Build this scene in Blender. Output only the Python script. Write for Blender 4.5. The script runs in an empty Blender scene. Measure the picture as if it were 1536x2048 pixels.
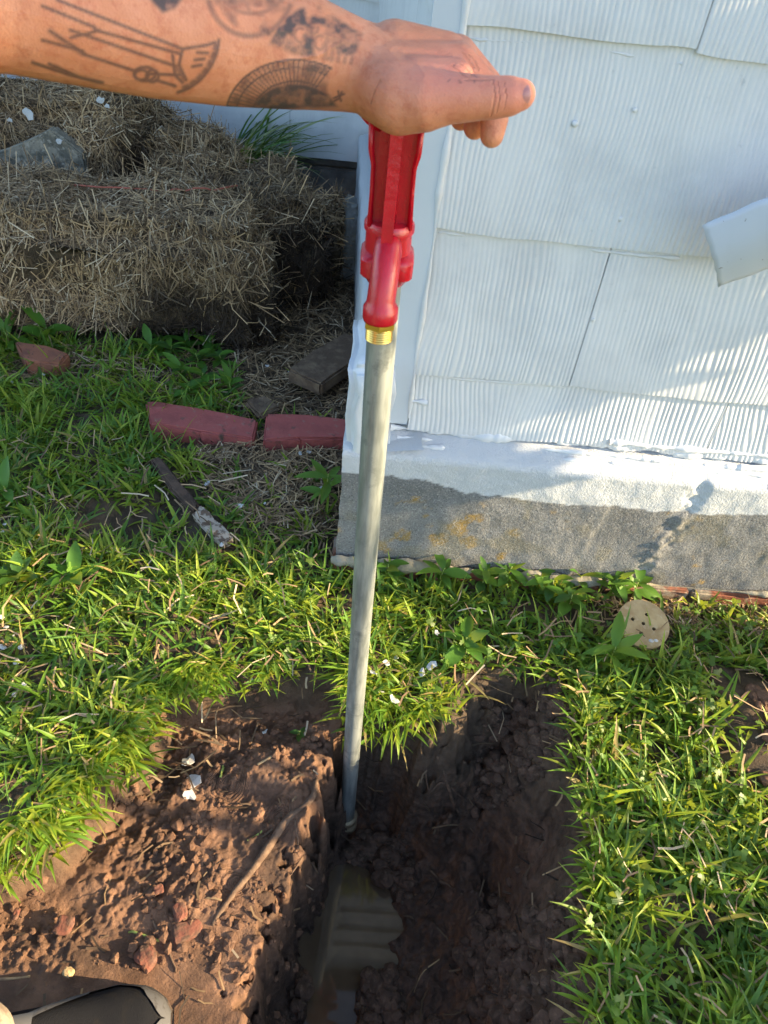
import bpy, bmesh, math, random
import numpy as np
from mathutils import Vector, Matrix
rng = np.random.default_rng(7)
random.seed(7)
S = bpy.context.scene
COL = S.collection
R_ = math.radians

# ------------------------------------------------------------------ camera
H = 1.20
CR = np.array([[0.9963, 0.0284, 0.0812], [-0.0840, 0.6920, 0.7170], [0.0430, 0.7220, -0.6910]])
def _cam():
    p, r, yaw = R_(43.7), R_(7.2), R_(3.4)
    f = np.array([0, math.cos(p), -math.sin(p)]); u = np.array([0, math.sin(p), math.cos(p)]); x = np.array([1., 0, 0])
    c, s = math.cos(r), math.sin(r)
    M = np.array([c * x + s * u, -s * x + c * u, f])
    c, s = math.cos(-yaw), math.sin(-yaw)
    return M @ np.array([[c, -s, 0], [s, c, 0], [0, 0, 1]]).T
CR = _cam()
CAM = np.array([0, 0, H]); FPX = 1433.0
cd = bpy.data.cameras.new('camera'); cam = bpy.data.objects.new('camera', cd); COL.objects.link(cam)
cd.sensor_fit = 'VERTICAL'; cd.sensor_height = 36; cd.lens = FPX / 2048 * 36
cd.clip_start = 0.02; cd.clip_end = 600
cd.dof.use_dof = True; cd.dof.focus_distance = 1.5; cd.dof.aperture_fstop = 13
mw = Matrix.Identity(4)
for i in range(3):
    mw[i][0] = CR[0][i]; mw[i][1] = CR[1][i]; mw[i][2] = -CR[2][i]; mw[i][3] = CAM[i]
cam.matrix_world = mw
S.camera = cam
# ------------------------------------------------------------------ light
SUN_EL, SUN_OFF = 20.0, 9.0
sv = Vector((math.cos(R_(SUN_EL)) * math.cos(R_(SUN_OFF)), -math.cos(R_(SUN_EL)) * math.sin(R_(SUN_OFF)), math.sin(R_(SUN_EL))))
w = bpy.data.worlds.new('World'); S.world = w; w.use_nodes = True
nt = w.node_tree; nt.nodes.clear()
sky = nt.nodes.new('ShaderNodeTexSky'); sky.sky_type = 'NISHITA'; sky.sun_disc = False
sky.sun_elevation = R_(SUN_EL); sky.sun_rotation = math.atan2(sv.x, sv.y)
bg = nt.nodes.new('ShaderNodeBackground'); bg.inputs[1].default_value = 0.15
wo = nt.nodes.new('ShaderNodeOutputWorld')
nt.links.new(sky.outputs[0], bg.inputs[0]); nt.links.new(bg.outputs[0], wo.inputs[0])
sl = bpy.data.lights.new('sun', 'SUN'); sl.energy = 4.8; sl.angle = R_(0.5); sl.color = (1.0, 0.76, 0.45)
so = bpy.data.objects.new('sun', sl); COL.objects.link(so); so.location = (8, -2, 6)
so.rotation_euler = sv.to_track_quat('Z', 'Y').to_euler()
S.view_settings.view_transform = 'Standard'; S.view_settings.look = 'None'
S.view_settings.gamma = 1.0; S.view_settings.use_curve_mapping = False
S.view_settings.exposure = 1.88

# ------------------------------------------------------------------ helpers
def ray(x, y): return np.array([(x - 768) / FPX, -(y - 1024) / FPX, 1.0]) @ CR
def onz(x, y, z=0.0):
    d = ray(x, y); return CAM + d * (z - H) / d[2]
def ony(x, y, Y):
    d = ray(x, y); return CAM + d * Y / d[1]
def onax(x, y, z): return CAM + ray(x, y) * z
def sstep(a, b, x):
    t = np.clip((x - a) / (b - a), 0, 1); return t * t * (3 - 2 * t)
def lerp(a, b, t): return a + (b - a) * t

_perm = np.random.default_rng(3).permutation(4096)
def _h(ix, iy, seed=0):
    return _perm[(_perm[(ix + seed * 131) & 4095] + iy) & 4095] / 4095.0
def vnoise(x, y, seed=0):
    ix = np.floor(x).astype(np.int64); iy = np.floor(y).astype(np.int64)
    fx = x - ix; fy = y - iy
    fx = fx * fx * fx * (fx * (fx * 6 - 15) + 10); fy = fy * fy * fy * (fy * (fy * 6 - 15) + 10)
    a = _h(ix, iy, seed); b = _h(ix + 1, iy, seed); c = _h(ix, iy + 1, seed); d = _h(ix + 1, iy + 1, seed)
    return (a + (b - a) * fx) * (1 - fy) + (c + (d - c) * fx) * fy - 0.5
def fbm(x, y, octv=4, seed=0, gain=0.5):
    s = 0; a = 1.0
    for k in range(octv):
        s = s + a * vnoise(x * 2 ** k + 17.3 * k, y * 2 ** k - 9.1 * k, seed + k); a *= gain
    return s
def worley(x, y, seed=0):
    ix = np.floor(x).astype(np.int64); iy = np.floor(y).astype(np.int64)
    d1 = np.full(x.shape, 9.0)
    for i in (-1, 0, 1):
        for j in (-1, 0, 1):
            px = ix + i + _h(ix + i, iy + j, seed); py = iy + j + _h(ix + i, iy + j, seed + 5)
            d1 = np.minimum(d1, (px - x) ** 2 + (py - y) ** 2)
    return np.sqrt(d1)
def polysd(x, y, poly):
    """signed distance, positive inside"""
    P = np.asarray(poly)[:, :2]; d = np.full(x.shape, 1e9); ins = np.zeros(x.shape, bool)
    for i in range(len(P)):
        a = P[i]; b = P[(i + 1) % len(P)]; e = b - a
        t = np.clip(((x - a[0]) * e[0] + (y - a[1]) * e[1]) / (e @ e + 1e-12), 0, 1)
        d = np.minimum(d, np.hypot(x - a[0] - t * e[0], y - a[1] - t * e[1]))
        c = ((a[1] > y) != (b[1] > y)) & (x < (b[0] - a[0]) * (y - a[1]) / (b[1] - a[1] + 1e-12) + a[0])
        ins ^= c
    return np.where(ins, d, -d)

def obj(name, me, parent=None, label=None, cat=None, group=None, kind=None):
    o = bpy.data.objects.new(name, me); COL.objects.link(o)
    if parent is not None: o.parent = parent
    if label: o['label'] = label
    if cat: o['category'] = cat
    if group: o['group'] = group
    if kind: o['kind'] = kind
    return o
def thing(name, label, cat, loc=(0, 0, 0), rz=0, group=None):
    o = obj(name, None, None, label, cat, group); o.location = loc; o.rotation_euler = (0, 0, rz); o.empty_display_size = .05
    return o
def mesh(verts, faces, mat=None, smooth=True, col=None, attrs=None, name='mesh'):
    """faces: (n,3)/(n,4) int array or list of lists"""
    me = bpy.data.meshes.new(name)
    V = np.asarray(verts, dtype=np.float32).reshape(-1, 3)
    if isinstance(faces, np.ndarray):
        n, k = faces.shape
        me.vertices.add(len(V)); me.vertices.foreach_set('co', V.ravel())
        me.loops.add(n * k); me.loops.foreach_set('vertex_index', faces.astype(np.int32).ravel())
        me.polygons.add(n); me.polygons.foreach_set('loop_start', np.arange(0, n * k, k, dtype=np.int32))
        me.polygons.foreach_set('loop_total', np.full(n, k, dtype=np.int32))
        me.update(calc_edges=True); me.validate()
    else:
        me.from_pydata([tuple(v) for v in V], [], [list(f) for f in faces]); me.update()
    me.polygons.foreach_set('use_smooth', np.full(len(me.polygons), smooth, dtype=bool))
    if col is not None:
        a = me.color_attributes.new('col', 'FLOAT_COLOR', 'POINT')
        c = np.ones((len(V), 4), np.float32); c[:, :3] = col; a.data.foreach_set('color', c.ravel())
    for k, v in (attrs or {}).items():
        a = me.attributes.new(k, 'FLOAT', 'POINT'); a.data.foreach_set('value', np.asarray(v, np.float32))
    if mat: me.materials.append(mat)
    return me
def gridfaces(nu, nv, flip=False):
    i = np.arange(nu - 1)[:, None] * nv + np.arange(nv - 1)[None, :]
    q = np.stack([i, i + nv, i + nv + 1, i + 1], -1).reshape(-1, 4)
    return q[:, ::-1] if flip else q
def bmmesh(bm, mat, smooth=False):
    me = bpy.data.meshes.new('m'); bmesh.ops.recalc_face_normals(bm, faces=bm.faces); bm.to_mesh(me); bm.free()
    me.materials.append(mat)
    for p in me.polygons: p.use_smooth = smooth
    return me
def box_bm(bm, x0, x1, y0, y1, z0, z1):
    r = bmesh.ops.create_cube(bm, size=1); vs = r['verts']
    for v in vs:
        v.co = Vector((lerp(x0, x1, v.co.x + .5), lerp(y0, y1, v.co.y + .5), lerp(z0, z1, v.co.z + .5)))
    return vs
def box(x0, x1, y0, y1, z0, z1, mat, bev=0.0):
    bm = bmesh.new(); box_bm(bm, x0, x1, y0, y1, z0, z1)
    if bev: bmesh.ops.bevel(bm, geom=bm.edges[:], offset=bev, segments=2, affect='EDGES')
    return bmmesh(bm, mat)
def prism(poly, z0, z1, mat, bev=0.0, jit=0.0, cuts=0):
    """vertical prism from a list of (x,y)"""
    bm = bmesh.new()
    f = bm.faces.new([bm.verts.new((p[0], p[1], z0)) for p in poly])
    r = bmesh.ops.extrude_face_region(bm, geom=[f])
    for v in r['geom']:
        if isinstance(v, bmesh.types.BMVert): v.co.z = z1
    bmesh.ops.recalc_face_normals(bm, faces=bm.faces)
    if bev: bmesh.ops.bevel(bm, geom=bm.edges[:], offset=bev, segments=2, affect='EDGES')
    if cuts:
        bmesh.ops.subdivide_edges(bm, edges=bm.edges[:], cuts=cuts, use_grid_fill=True)
        bmesh.ops.triangulate(bm, faces=bm.faces[:])
    if jit:
        for v in bm.verts: v.co += Vector(rng.normal(0, jit, 3))
    return bmmesh(bm, mat)
def tube(pts, rad, seg=12, cap=True):
    """verts, faces(list) of a tube through pts with radii"""
    P = [Vector(p) for p in pts]; n = len(P)
    rad = [rad] * n if np.isscalar(rad) else rad
    V = []; F = []
    t0 = (P[1] - P[0]).normalized(); up = Vector((0, 0, 1)) if abs(t0.z) < .9 else Vector((1, 0, 0))
    a = t0.cross(up).normalized()
    for i in range(n):
        t = (P[min(i + 1, n - 1)] - P[max(i - 1, 0)]).normalized()
        a = (a - t * a.dot(t)).normalized(); b = t.cross(a)
        for k in range(seg):
            an = 2 * math.pi * k / seg
            V.append(P[i] + (a * math.cos(an) + b * math.sin(an)) * rad[i])
    for i in range(n - 1):
        for k in range(seg):
            F.append([i * seg + k, i * seg + (k + 1) % seg, (i + 1) * seg + (k + 1) % seg, (i + 1) * seg + k])
    if cap:
        F.append(list(range(seg))[::-1]); F.append([(n - 1) * seg + k for k in range(seg)])
    return V, F
def merge(parts):
    V = []; F = []
    for v, f in parts:
        o = len(V); V += [tuple(q) for q in v]; F += [[i + o for i in q] for q in f]
    return V, F
def tubemesh(pts, rad, mat, seg=12, smooth=True):
    V, F = tube(pts, rad, seg); return mesh(V, F, mat, smooth)
def ribbons(pts, side, w, col, mat, fold=0.0, name='strips'):
    """pts (N,K,3), side (N,K,3) unit, w (N,K) half widths, col (N,3)"""
    N, K, _ = pts.shape
    if fold:
        t = np.gradient(pts, axis=1); nrm = np.cross(t, side); nrm /= np.linalg.norm(nrm, axis=-1, keepdims=True) + 1e-9
        V = np.stack([pts - side * w[..., None], pts - nrm * (w * fold)[..., None], pts + side * w[..., None]], 2); m = 3
    else:
        V = np.stack([pts - side * w[..., None], pts + side * w[..., None]], 2); m = 2
    base = (np.arange(N) * K * m)[:, None, None] + (np.arange(K - 1) * m)[None, :, None] + np.arange(m - 1)[None, None, :]
    F = np.stack([base, base + 1, base + m + 1, base + m], -1).reshape(-1, 4)
    C = np.repeat(col, K * m, axis=0)
    return mesh(V.reshape(-1, 3), F, mat, True, col=C, name=name)

# ------------------------------------------------------------------ materials
def newmat(name):
    m = bpy.data.materials.new(name); m.use_nodes = True; t = m.node_tree
    b = t.nodes['Principled BSDF']; return m, t, b
def nd(t, typ, **kw):
    n = t.nodes.new(typ)
    for k, v in kw.items():
        if k.startswith('i_'): n.inputs[k[2:]].default_value = v
        else: setattr(n, k, v)
    return n
def L(t, a, b): t.links.new(a, b)
def noise_fac(t, scale, detail=4, rough=.6, lo=.4, hi=.6, vec=None, kind='n'):
    if kind == 'v': n = nd(t, 'ShaderNodeTexVoronoi'); n.inputs['Scale'].default_value = scale; out = n.outputs['Distance']
    else:
        n = nd(t, 'ShaderNodeTexNoise'); n.inputs['Scale'].default_value = scale; n.inputs['Detail'].default_value = detail
        n.inputs['Roughness'].default_value = rough; out = n.outputs['Fac']
    if vec is not None: L(t, vec, n.inputs['Vector'])
    r = nd(t, 'ShaderNodeMapRange'); r.inputs[1].default_value = lo; r.inputs[2].default_value = hi
    L(t, out, r.inputs[0]); return r.outputs[0]
def mixc(t, fac, a, b):
    m = nd(t, 'ShaderNodeMix', data_type='RGBA')
    for s, v in ((0, fac), (6, a), (7, b)):
        if isinstance(v, (int, float)): m.inputs[s].default_value = v
        elif isinstance(v, (tuple, list)): m.inputs[s].default_value = (*v[:3], 1)
        else: L(t, v, m.inputs[s])
    return m.outputs[2]
def mathn(t, op, a, b=0.0):
    m = nd(t, 'ShaderNodeMath', operation=op)
    for i, v in ((0, a), (1, b)):
        if isinstance(v, (int, float)): m.inputs[i].default_value = v
        else: L(t, v, m.inputs[i])
    return m.outputs[0]
def bump(t, b, height, strength=.5, dist=.005, prev=None):
    n = nd(t, 'ShaderNodeBump'); n.inputs['Strength'].default_value = strength; n.inputs['Distance'].default_value = dist
    L(t, height, n.inputs['Height'])
    if prev is not None: L(t, prev, n.inputs['Normal'])
    L(t, n.outputs[0], b.inputs['Normal']); return n.outputs[0]
def M(name, base, rough=.7, var=(), bumps=(), metal=0.0, spec=.5, coord='Object', attr=False):
    """var: (scale, colour, lo, hi); bumps: (scale, strength, dist, kind)"""
    m, t, b = newmat(name)
    tc = nd(t, 'ShaderNodeTexCoord').outputs[coord]
    c = base
    if attr:
        a = nd(t, 'ShaderNodeAttribute'); a.attribute_name = 'col'; c = a.outputs['Color']
    for sc, cc, lo, hi in var: c = mixc(t, noise_fac(t, sc, 5, .6, lo, hi, tc), c, cc)
    if isinstance(c, (tuple, list)): b.inputs['Base Color'].default_value = (*c, 1)
    else: L(t, c, b.inputs['Base Color'])
    b.inputs['Roughness'].default_value = rough; b.inputs['Metallic'].default_value = metal; b.inputs['Specular IOR Level'].default_value = spec
    p = None
    for q in bumps: p = bump(t, b, noise_fac(t, q[0], 6, .65, 0, 1, tc, q[3] if len(q) > 3 else 'n'), q[1], q[2], p)
    return m
def leafmat(name, tint=(1, 1, 1), rough=.45, trans=.45):
    m, t, b = newmat(name)
    a = nd(t, 'ShaderNodeAttribute'); a.attribute_name = 'col'
    b.inputs['Roughness'].default_value = rough; b.inputs['Specular IOR Level'].default_value = .35
    L(t, a.outputs['Color'], b.inputs['Base Color'])
    tr = nd(t, 'ShaderNodeBsdfTranslucent')
    L(t, mixc(t, .6, a.outputs['Color'], (.46, .52, .03)), tr.inputs['Color'])
    mx = nd(t, 'ShaderNodeMixShader'); mx.inputs[0].default_value = trans
    L(t, b.outputs[0], mx.inputs[1]); L(t, tr.outputs[0], mx.inputs[2])
    L(t, mx.outputs[0], t.nodes['Material Output'].inputs['Surface'])
    return m
M_paint = M('white_paint', (.62, .645, .67), .42, [(9, (.535, .56, .59), .45, .7), (60, (.47, .50, .53), .66, .78)], [(160, .12, .002), (35, .10, .004)])
M_paint2 = M('white_paint_smooth', (.50, .56, .62), .42, [(6, (.46, .52, .58), .45, .7), (90, (.3, .32, .33), .74, .8)], [(120, .1, .002)])
M_grass = leafmat('grass_leaf'); M_leaf = leafmat('weed_leaf', trans=.35)
M_straw = M('straw', (.4, .3, .16), .75, attr=True, spec=.25)
M_balecore = M('rotting_straw', (.085, .058, .035), .95, [(30, (.17, .115, .062), .45, .65)], [(60, .8, .02), (200, .6, .01)])
M_red = M('red_enamel', (.47, .004, .020), .25, [(40, (.38, .003, .016), .5, .7), (150, (.52, .10, .11), .72, .8)], [(300, .30, .0012), (70, .25, .002)], spec=.6)
M_brass = M('brass', (.80, .52, .14), .28, [(50, (.6, .36, .08), .5, .7)], [(200, .06, .001)], metal=1)
M_brassd = M('muddy_brass', (.34, .27, .17), .5, [(60, (.10, .07, .045), .5, .68)], [(150, .3, .002)], metal=.5)
def galv():
    m, t, b = newmat('galvanised_steel'); tc = nd(t, 'ShaderNodeTexCoord').outputs['Object']
    mp = nd(t, 'ShaderNodeMapping'); L(t, tc, mp.inputs[0]); mp.inputs['Scale'].default_value = (1, 1, .14)
    c = mixc(t, noise_fac(t, 90, 4, .6, .38, .62, mp.outputs[0]), (.19, .215, .21), (.32, .35, .34))
    c = mixc(t, noise_fac(t, 24, 5, .7, .55, .7, tc), c, (.15, .17, .17))
    L(t, c, b.inputs['Base Color']); b.inputs['Metallic'].default_value = .4
    r = nd(t, 'ShaderNodeMapRange'); r.inputs[3].default_value = .40; r.inputs[4].default_value = .62
    L(t, noise_fac(t, 40, 4, .6, .3, .7, mp.outputs[0]), r.inputs[0]); L(t, r.outputs[0], b.inputs['Roughness'])
    bump(t, b, noise_fac(t, 120, 4, .6, 0, 1, mp.outputs[0]), .12, .001); return m
M_galv = galv()
M_brick = M('painted_red_brick', (.36, .085, .075), .75, [(16, (.27, .065, .06), .45, .65), (45, (.30, .16, .13), .6, .75), (22, (.075, .045, .032), .57, .68)], [(90, .35, .004), (25, .3, .006)])
M_terra = M('terracotta', (.30, .11, .06), .8, [(20, (.18, .07, .045), .45, .65), (60, (.06, .04, .03), .6, .7)], [(90, .4, .004)])
M_oldbrick = M('old_brick', (.26, .09, .05), .85, [(18, (.30, .26, .20), .5, .62), (50, (.12, .06, .04), .55, .7)], [(80, .5, .006)])
M_mudbrick = M('mud_caked_brick', (.17, .06, .038), .9, [(60, (.10, .055, .035), .42, .6), (25, (.21, .10, .07), .55, .7)], [(120, .6, .004), (40, .5, .006)])
M_mortar = M('old_mortar', (.27, .24, .165), .9, [(20, (.25, .24, .20), .45, .65), (70, (.16, .15, .12), .55, .7)], [(90, .6, .006)])
M_stone = M('grey_slab', (.27, .24, .185), .95, [(18, (.13, .12, .095), .45, .55), (50, (.36, .33, .27), .55, .66), (120, (.10, .09, .07), .6, .7)], [(40, .9, .012), (140, .6, .005)])
M_block = M('cinder_block', (.27, .28, .27), .95, [(30, (.18, .18, .17), .4, .6)], [(130, .8, .006), (40, .5, .008)])
M_darkfound = M('dark_block', (.15, .15, .15), .95, [(12, (.09, .09, .09), .4, .6)], [(60, .5, .006)])
M_plank = M('rotten_wood', (.095, .06, .038), .9, [(30, (.16, .11, .07), .45, .65)], [(60, .6, .006)])
M_stake = M('rusty_brown_wood', (.085, .05, .032), .85, [(40, (.05, .03, .02), .45, .6)], [(90, .6, .004)])
M_stakew = M('flaking_white_wood', (.36, .31, .25), .85, [(60, (.12, .08, .055), .48, .56)], [(90, .5, .004)])
M_chip = M('paint_chip', (.55, .56, .56), .7, [(60, (.36, .34, .30), .45, .62)], [(120, .3, .002)])
M_disc = M('beige_disc', (.44, .325, .16), .7, [(22, (.33, .22, .10), .42, .6), (60, (.47, .37, .22), .55, .7), (120, (.22, .15, .08), .66, .74)], [(90, .2, .002)])
M_hole = M('disc_hole', (.02, .016, .012), .9)
M_root = M('root_bark', (.10, .06, .038), .9, [(60, (.17, .11, .07), .45, .65)], [(120, .6, .003)])
M_twig = M('dry_twig', (.36, .25, .13), .8, [(60, (.22, .14, .08), .45, .65)])
M_stalk = M('green_stalk', (.30, .36, .08), .6)
M_twine = M('red_twine', (.42, .12, .08), .8)
M_clod = M('soil_clod', (.11, .068, .048), .85, [(40, (.06, .038, .026), .4, .6), (110, (.16, .105, .07), .55, .7)], [(160, .7, .004), (60, .6, .008)], spec=.3)
M_clodc = M('clay_clod', (.16, .088, .054), .85, [(40, (.12, .065, .04), .4, .6), (110, (.22, .13, .08), .55, .7)], [(160, .7, .004), (60, .6, .008)], spec=.3)
M_khaki = M('khaki_cloth', (.30, .24, .18), .9, [(60, (.20, .15, .11), .45, .6)], [(500, .3, .001), (30, .3, .01)])
M_shirt = M('grey_shirt', (.12, .13, .15), .9, [], [(500, .3, .001), (20, .4, .02)])
M_mesh = M('shoe_mesh', (.009, .0095, .0115), .9, [(40, (.018, .016, .014), .55, .75)], [(700, .5, .001, 'v')], spec=.12)
M_rubber = M('grey_overlay', (.085, .085, .088), .75, [(30, (.075, .066, .056), .5, .7), (90, (.05, .047, .044), .55, .7)], [(200, .2, .001)], spec=.2)
M_sole = M('black_sole', (.03, .028, .026), .7, [(40, (.09, .06, .04), .5, .65)], [(120, .4, .002)])
M_lace = M('lace', (.10, .10, .10), .8)
M_refl = M('reflector', (.75, .76, .77), .4)
M_bark = M('bark', (.09, .065, .045), .9, [(30, (.05, .035, .025), .4, .6)], [(60, .7, .006)])
M_roof = M('roof_shingle', (.08, .08, .085), .9, [(60, (.12, .12, .12), .4, .6)])

# ------------------------------------------------------------------ ground shape
G0 = -0.05
def w2(pts, z): return [onz(a, b, z)[:2] for a, b in pts]
_ledge = [(652, 1500), (630, 1590), (575, 1690), (500, 1840), (470, 1950), (450, 2048)]
SHELF = w2([(0, 1735), (90, 1700), (140, 1630), (270, 1500), (310, 1415), (420, 1385), (560, 1370), (665, 1385)] + _ledge, -.11)
SHELF = SHELF[:8] + [p + np.array([.10, 0]) for p in SHELF[8:]] + [np.array([.02, -.2]), np.array([-.9, -.2]), np.array([-.9, .40])]
PIT = w2(_ledge[::-1], -.13) + w2([(668, 1420), (720, 1400), (800, 1425), (880, 1435), (950, 1360), (1080, 1320), (1125, 1390), (1150, 1480), (1175, 1600), (1190, 1750), (1200, 1900), (1200, 2048)], -.07)
PIT = PIT + [np.array([.40, -.05]), np.array([-.10, -.05])]
ZW = -.505
WATER = w2([(690, 1722), (735, 1735), (775, 1780), (797, 1820), (808, 1862), (792, 1880), (772, 1888), (795, 1905), (795, 1930), (770, 1948), (728, 1965), (714, 1985), (712, 2048), (712, 2100),
            (595, 2100), (606, 2048), (622, 1985), (610, 1955), (592, 1925), (580, 1892), (594, 1868), (608, 1800), (636, 1752), (665, 1730)], ZW)
FOOT = np.array([-.30, .235])
def gz(x, y, fine=True):
    x = np.asarray(x, float); y = np.asarray(y, float)
    n1 = fbm(x * 6, y * 6, 3, 1); n2 = fbm(x * 28, y * 28, 3, 11); n3 = fbm(x * 80, y * 80, 4, 21, .6)
    near = (np.abs(x) < 3) & (np.abs(y) < 4)
    z = G0 + .03 * n1 + .012 * n2
    z = z + .055 * np.exp(-(((x - onz(1530, 1450, 0)[0]) / .10) ** 2 + ((y - onz(1530, 1450, 0)[1]) / .12) ** 2))
    wob = .018 * n2 + .02 * n1
    sd = polysd(x, y, SHELF) + wob
    t = sstep(-.008, .035, sd)
    rgh = sstep(-.15, .25, fbm(x * 9, y * 9, 2, 33) + .30 * sstep(.40, .52, y) - .16); shelf = -.15 + .028 * fbm(x * 9, y * 9, 2, 31) + .012 * n2 * rgh + (.003 + .0075 * rgh) * n3
    shelf = shelf + .02 * np.exp(-(((x + .03) / .06) ** 2 + ((y - .57) / .05) ** 2)) - .03 * sstep(.0, -.5, x + .0)
    f = np.exp(-(((x + .33) / .20) ** 4 + ((y - FOOT[1]) / .10) ** 4)); shelf = lerp(shelf, -.165, f)
    z = lerp(z, shelf, t)
    clay = sstep(.006, .045, sd)
    sp = polysd(x, y, PIT) + wob * .8 + .022 * n2 + .012 * n3
    wl = .045 + .020 * sstep(.05, -.01, x) * sstep(.66, .58, y) + (.07 + .07 * sstep(.55, .75, y) + .09 * fbm(x * 7, y * 7, 2, 35)) * sstep(.13, .27, x)
    tp = sstep(.0, 1.0, sp / wl)
    flo = -.485 + .30 * sstep(.20, .50, x) ** 1.3 * (1 - .3 * sstep(.5, .9, y)) + .02 * n1 + .02 * n2
    wr = worley(x * 22 + n2 * .8, y * 22, 3); wr2 = worley(x * 55, y * 55, 8)
    flo = flo + .026 * (.55 - wr) + .011 * (.5 - wr2) + .010 * n3
    fur = np.sin(x * 62 + 2.5 * n1 + 1.2 * n2) * .010 * sstep(.2, .26, x) * sstep(.9, .7, y)
    flo = flo + fur
    deep = np.exp(-(((x - .37) / .035) ** 2 + ((y - .56) / .10) ** 2)); flo = flo - .10 * deep
    sw = polysd(x, y, WATER) + .010 * n2 + .006 * n3
    flo = flo - .06 * np.exp(-(((x - .046) / .045) ** 2 + ((y - .695) / .05) ** 2))
    flo = lerp(np.maximum(flo, ZW + .004 + .01 * sstep(.0, -.03, sw) - .03 * np.exp(-(((x - .046) / .04) ** 2 + ((y - .70) / .035) ** 2))), ZW - .03, sstep(-.004, .012, sw))
    z = lerp(z, flo, tp) + tp * (1 - tp) * (.045 * n2 + .035 * n3 + .03 * (.5 - worley(x * 34, y * 34 + n2, 14)))
    bare = np.maximum(t, tp)
    z = z + bare * (1 - tp) *   .005 * rgh * (.5 - worley(x * 60 + n2, y * 60 + n3, 4))
    return np.where(near, z, G0 + .03 * n1), clay * (1 - tp), tp, sd, sp
def axis(lo, hi, step, far, grow=1.09):
    a = list(np.arange(lo, hi + 1e-9, step)); s = step; b = hi
    while b < far: s *= grow; b += s; a.append(b)
    s = step; b = lo
    while b > -far: s *= grow; b -= s; a.insert(0, b)
    return np.array(a)
def make_ground():
    m, t, b = newmat('soil')
    tc = nd(t, 'ShaderNodeTexCoord').outputs['Object']
    ac = nd(t, 'ShaderNodeAttribute'); ac.attribute_name = 'clay'; aw = nd(t, 'ShaderNodeAttribute'); aw.attribute_name = 'pit'
    al = nd(t, 'ShaderNodeAttribute'); al.attribute_name = 'lawn'
    top = mixc(t, noise_fac(t, 25, 5, .6, .4, .62, tc), (.055, .038, .024), (.115, .08, .05))
    clay = mixc(t, noise_fac(t, 22, 6, .65, .38, .62, tc), (.125, .068, .042), (.255, .14, .084))
    clay = mixc(t, noise_fac(t, 7, 4, .6, .5, .66, tc), clay, (.085, .05, .033))
    pit = mixc(t, noise_fac(t, 30, 6, .65, .38, .62, tc), (.072, .048, .036), (.21, .135, .097))
    pit = mixc(t, noise_fac(t, 6, 4, .6, .5, .66, tc), pit, (.125, .08, .058))
    far = mixc(t, noise_fac(t, 3, 6, .7, .4, .6, tc), (.035, .07, .012), (.07, .12, .02))
    c = mixc(t, ac.outputs['Fac'], top, clay); c = mixc(t, aw.outputs['Fac'], c, pit); c = mixc(t, al.outputs['Fac'], c, far)
    L(t, c, b.inputs['Base Color'])
    r = nd(t, 'ShaderNodeMapRange'); r.inputs[3].default_value = .55; r.inputs[4].default_value = .95
    L(t, noise_fac(t, 18, 4, .6, .35, .6, tc), r.inputs[0]); L(t, r.outputs[0], b.inputs['Roughness'])
    b.inputs['Specular IOR Level'].default_value = .35
    p = bump(t, b, noise_fac(t, 70, 6, .7, 0, 1, tc), .6, .010)
    p = bump(t, b, noise_fac(t, 260, 4, .75, 0, 1, tc), .75, .005, p)
    p = bump(t, b, mathn(t, 'MULTIPLY', noise_fac(t, 48, 3, .5, .0, .8, tc, 'v'), aw.outputs['Fac']), .8, .016, p)
    p = bump(t, b, mathn(t, 'MULTIPLY', noise_fac(t, 110, 5, .75, .2, .8, tc), aw.outputs['Fac']), .8, .010, p)
    # boot tread prints pressed into the mud
    mp = nd(t, 'ShaderNodeVectorMath', operation='MULTIPLY'); L(t, tc, mp.inputs[0]); mp.inputs[1].default_value = (1, 1, 0)
    wn = nd(t, 'ShaderNodeTexNoise'); wn.inputs['Scale'].default_value = 20; L(t, tc, wn.inputs['Vector'])
    tot = None
    for (px, py, sx, sy, r0) in [(455, 1560, 1.0, 1.0, .055), (560, 1640, 1.0, .7, .045), (470, 1760, .8, 1, .035)]:
        q = onz(px, py, -.15)
        v = nd(t, 'ShaderNodeVectorMath', operation='SUBTRACT'); L(t, mp.outputs[0], v.inputs[0]); v.inputs[1].default_value = (q[0], q[1], 0)
        v2 = nd(t, 'ShaderNodeVectorMath', operation='MULTIPLY'); L(t, v.outputs[0], v2.inputs[0]); v2.inputs[1].default_value = (sx, sy, 0)
        ln = nd(t, 'ShaderNodeVectorMath', operation='LENGTH'); L(t, v2.outputs[0], ln.inputs[0])
        dd = mathn(t, 'ADD', ln.outputs['Value'], mathn(t, 'MULTIPLY', wn.outputs['Fac'], .034))
        si = mathn(t, 'SINE', mathn(t, 'MULTIPLY', dd, 2 * math.pi / .0062))
        mk = nd(t, 'ShaderNodeMapRange'); mk.inputs[1].default_value = r0 + .012; mk.inputs[2].default_value = r0 - .008
        L(t, dd, mk.inputs[0])
        k = mathn(t, 'MULTIPLY', si, mk.outputs[0]); tot = k if tot is None else mathn(t, 'ADD', tot, k)
    bump(t, b, mathn(t, 'MULTIPLY', mathn(t, 'MULTIPLY', tot, noise_fac(t, 20, 3, .6, .36, .5, tc)), ac.outputs['Fac']), .9, .0024, p)
    xs = axis(-.66, .66, .0027, 80); ys = axis(.14, .98, .0027, 80)
    X, Y = np.meshgrid(xs, ys, indexing='ij')
    z, clay_, pit_, sd, sp = gz(X.ravel(), Y.ravel())
    d = np.hypot(X.ravel(), Y.ravel() - 1)
    lawn = sstep(2.4, 3.2, d)
    me = mesh(np.stack([X.ravel(), Y.ravel(), z], 1), gridfaces(len(xs), len(ys)), m, True, attrs=dict(clay=clay_, pit=pit_, lawn=lawn), name='ground')
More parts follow.
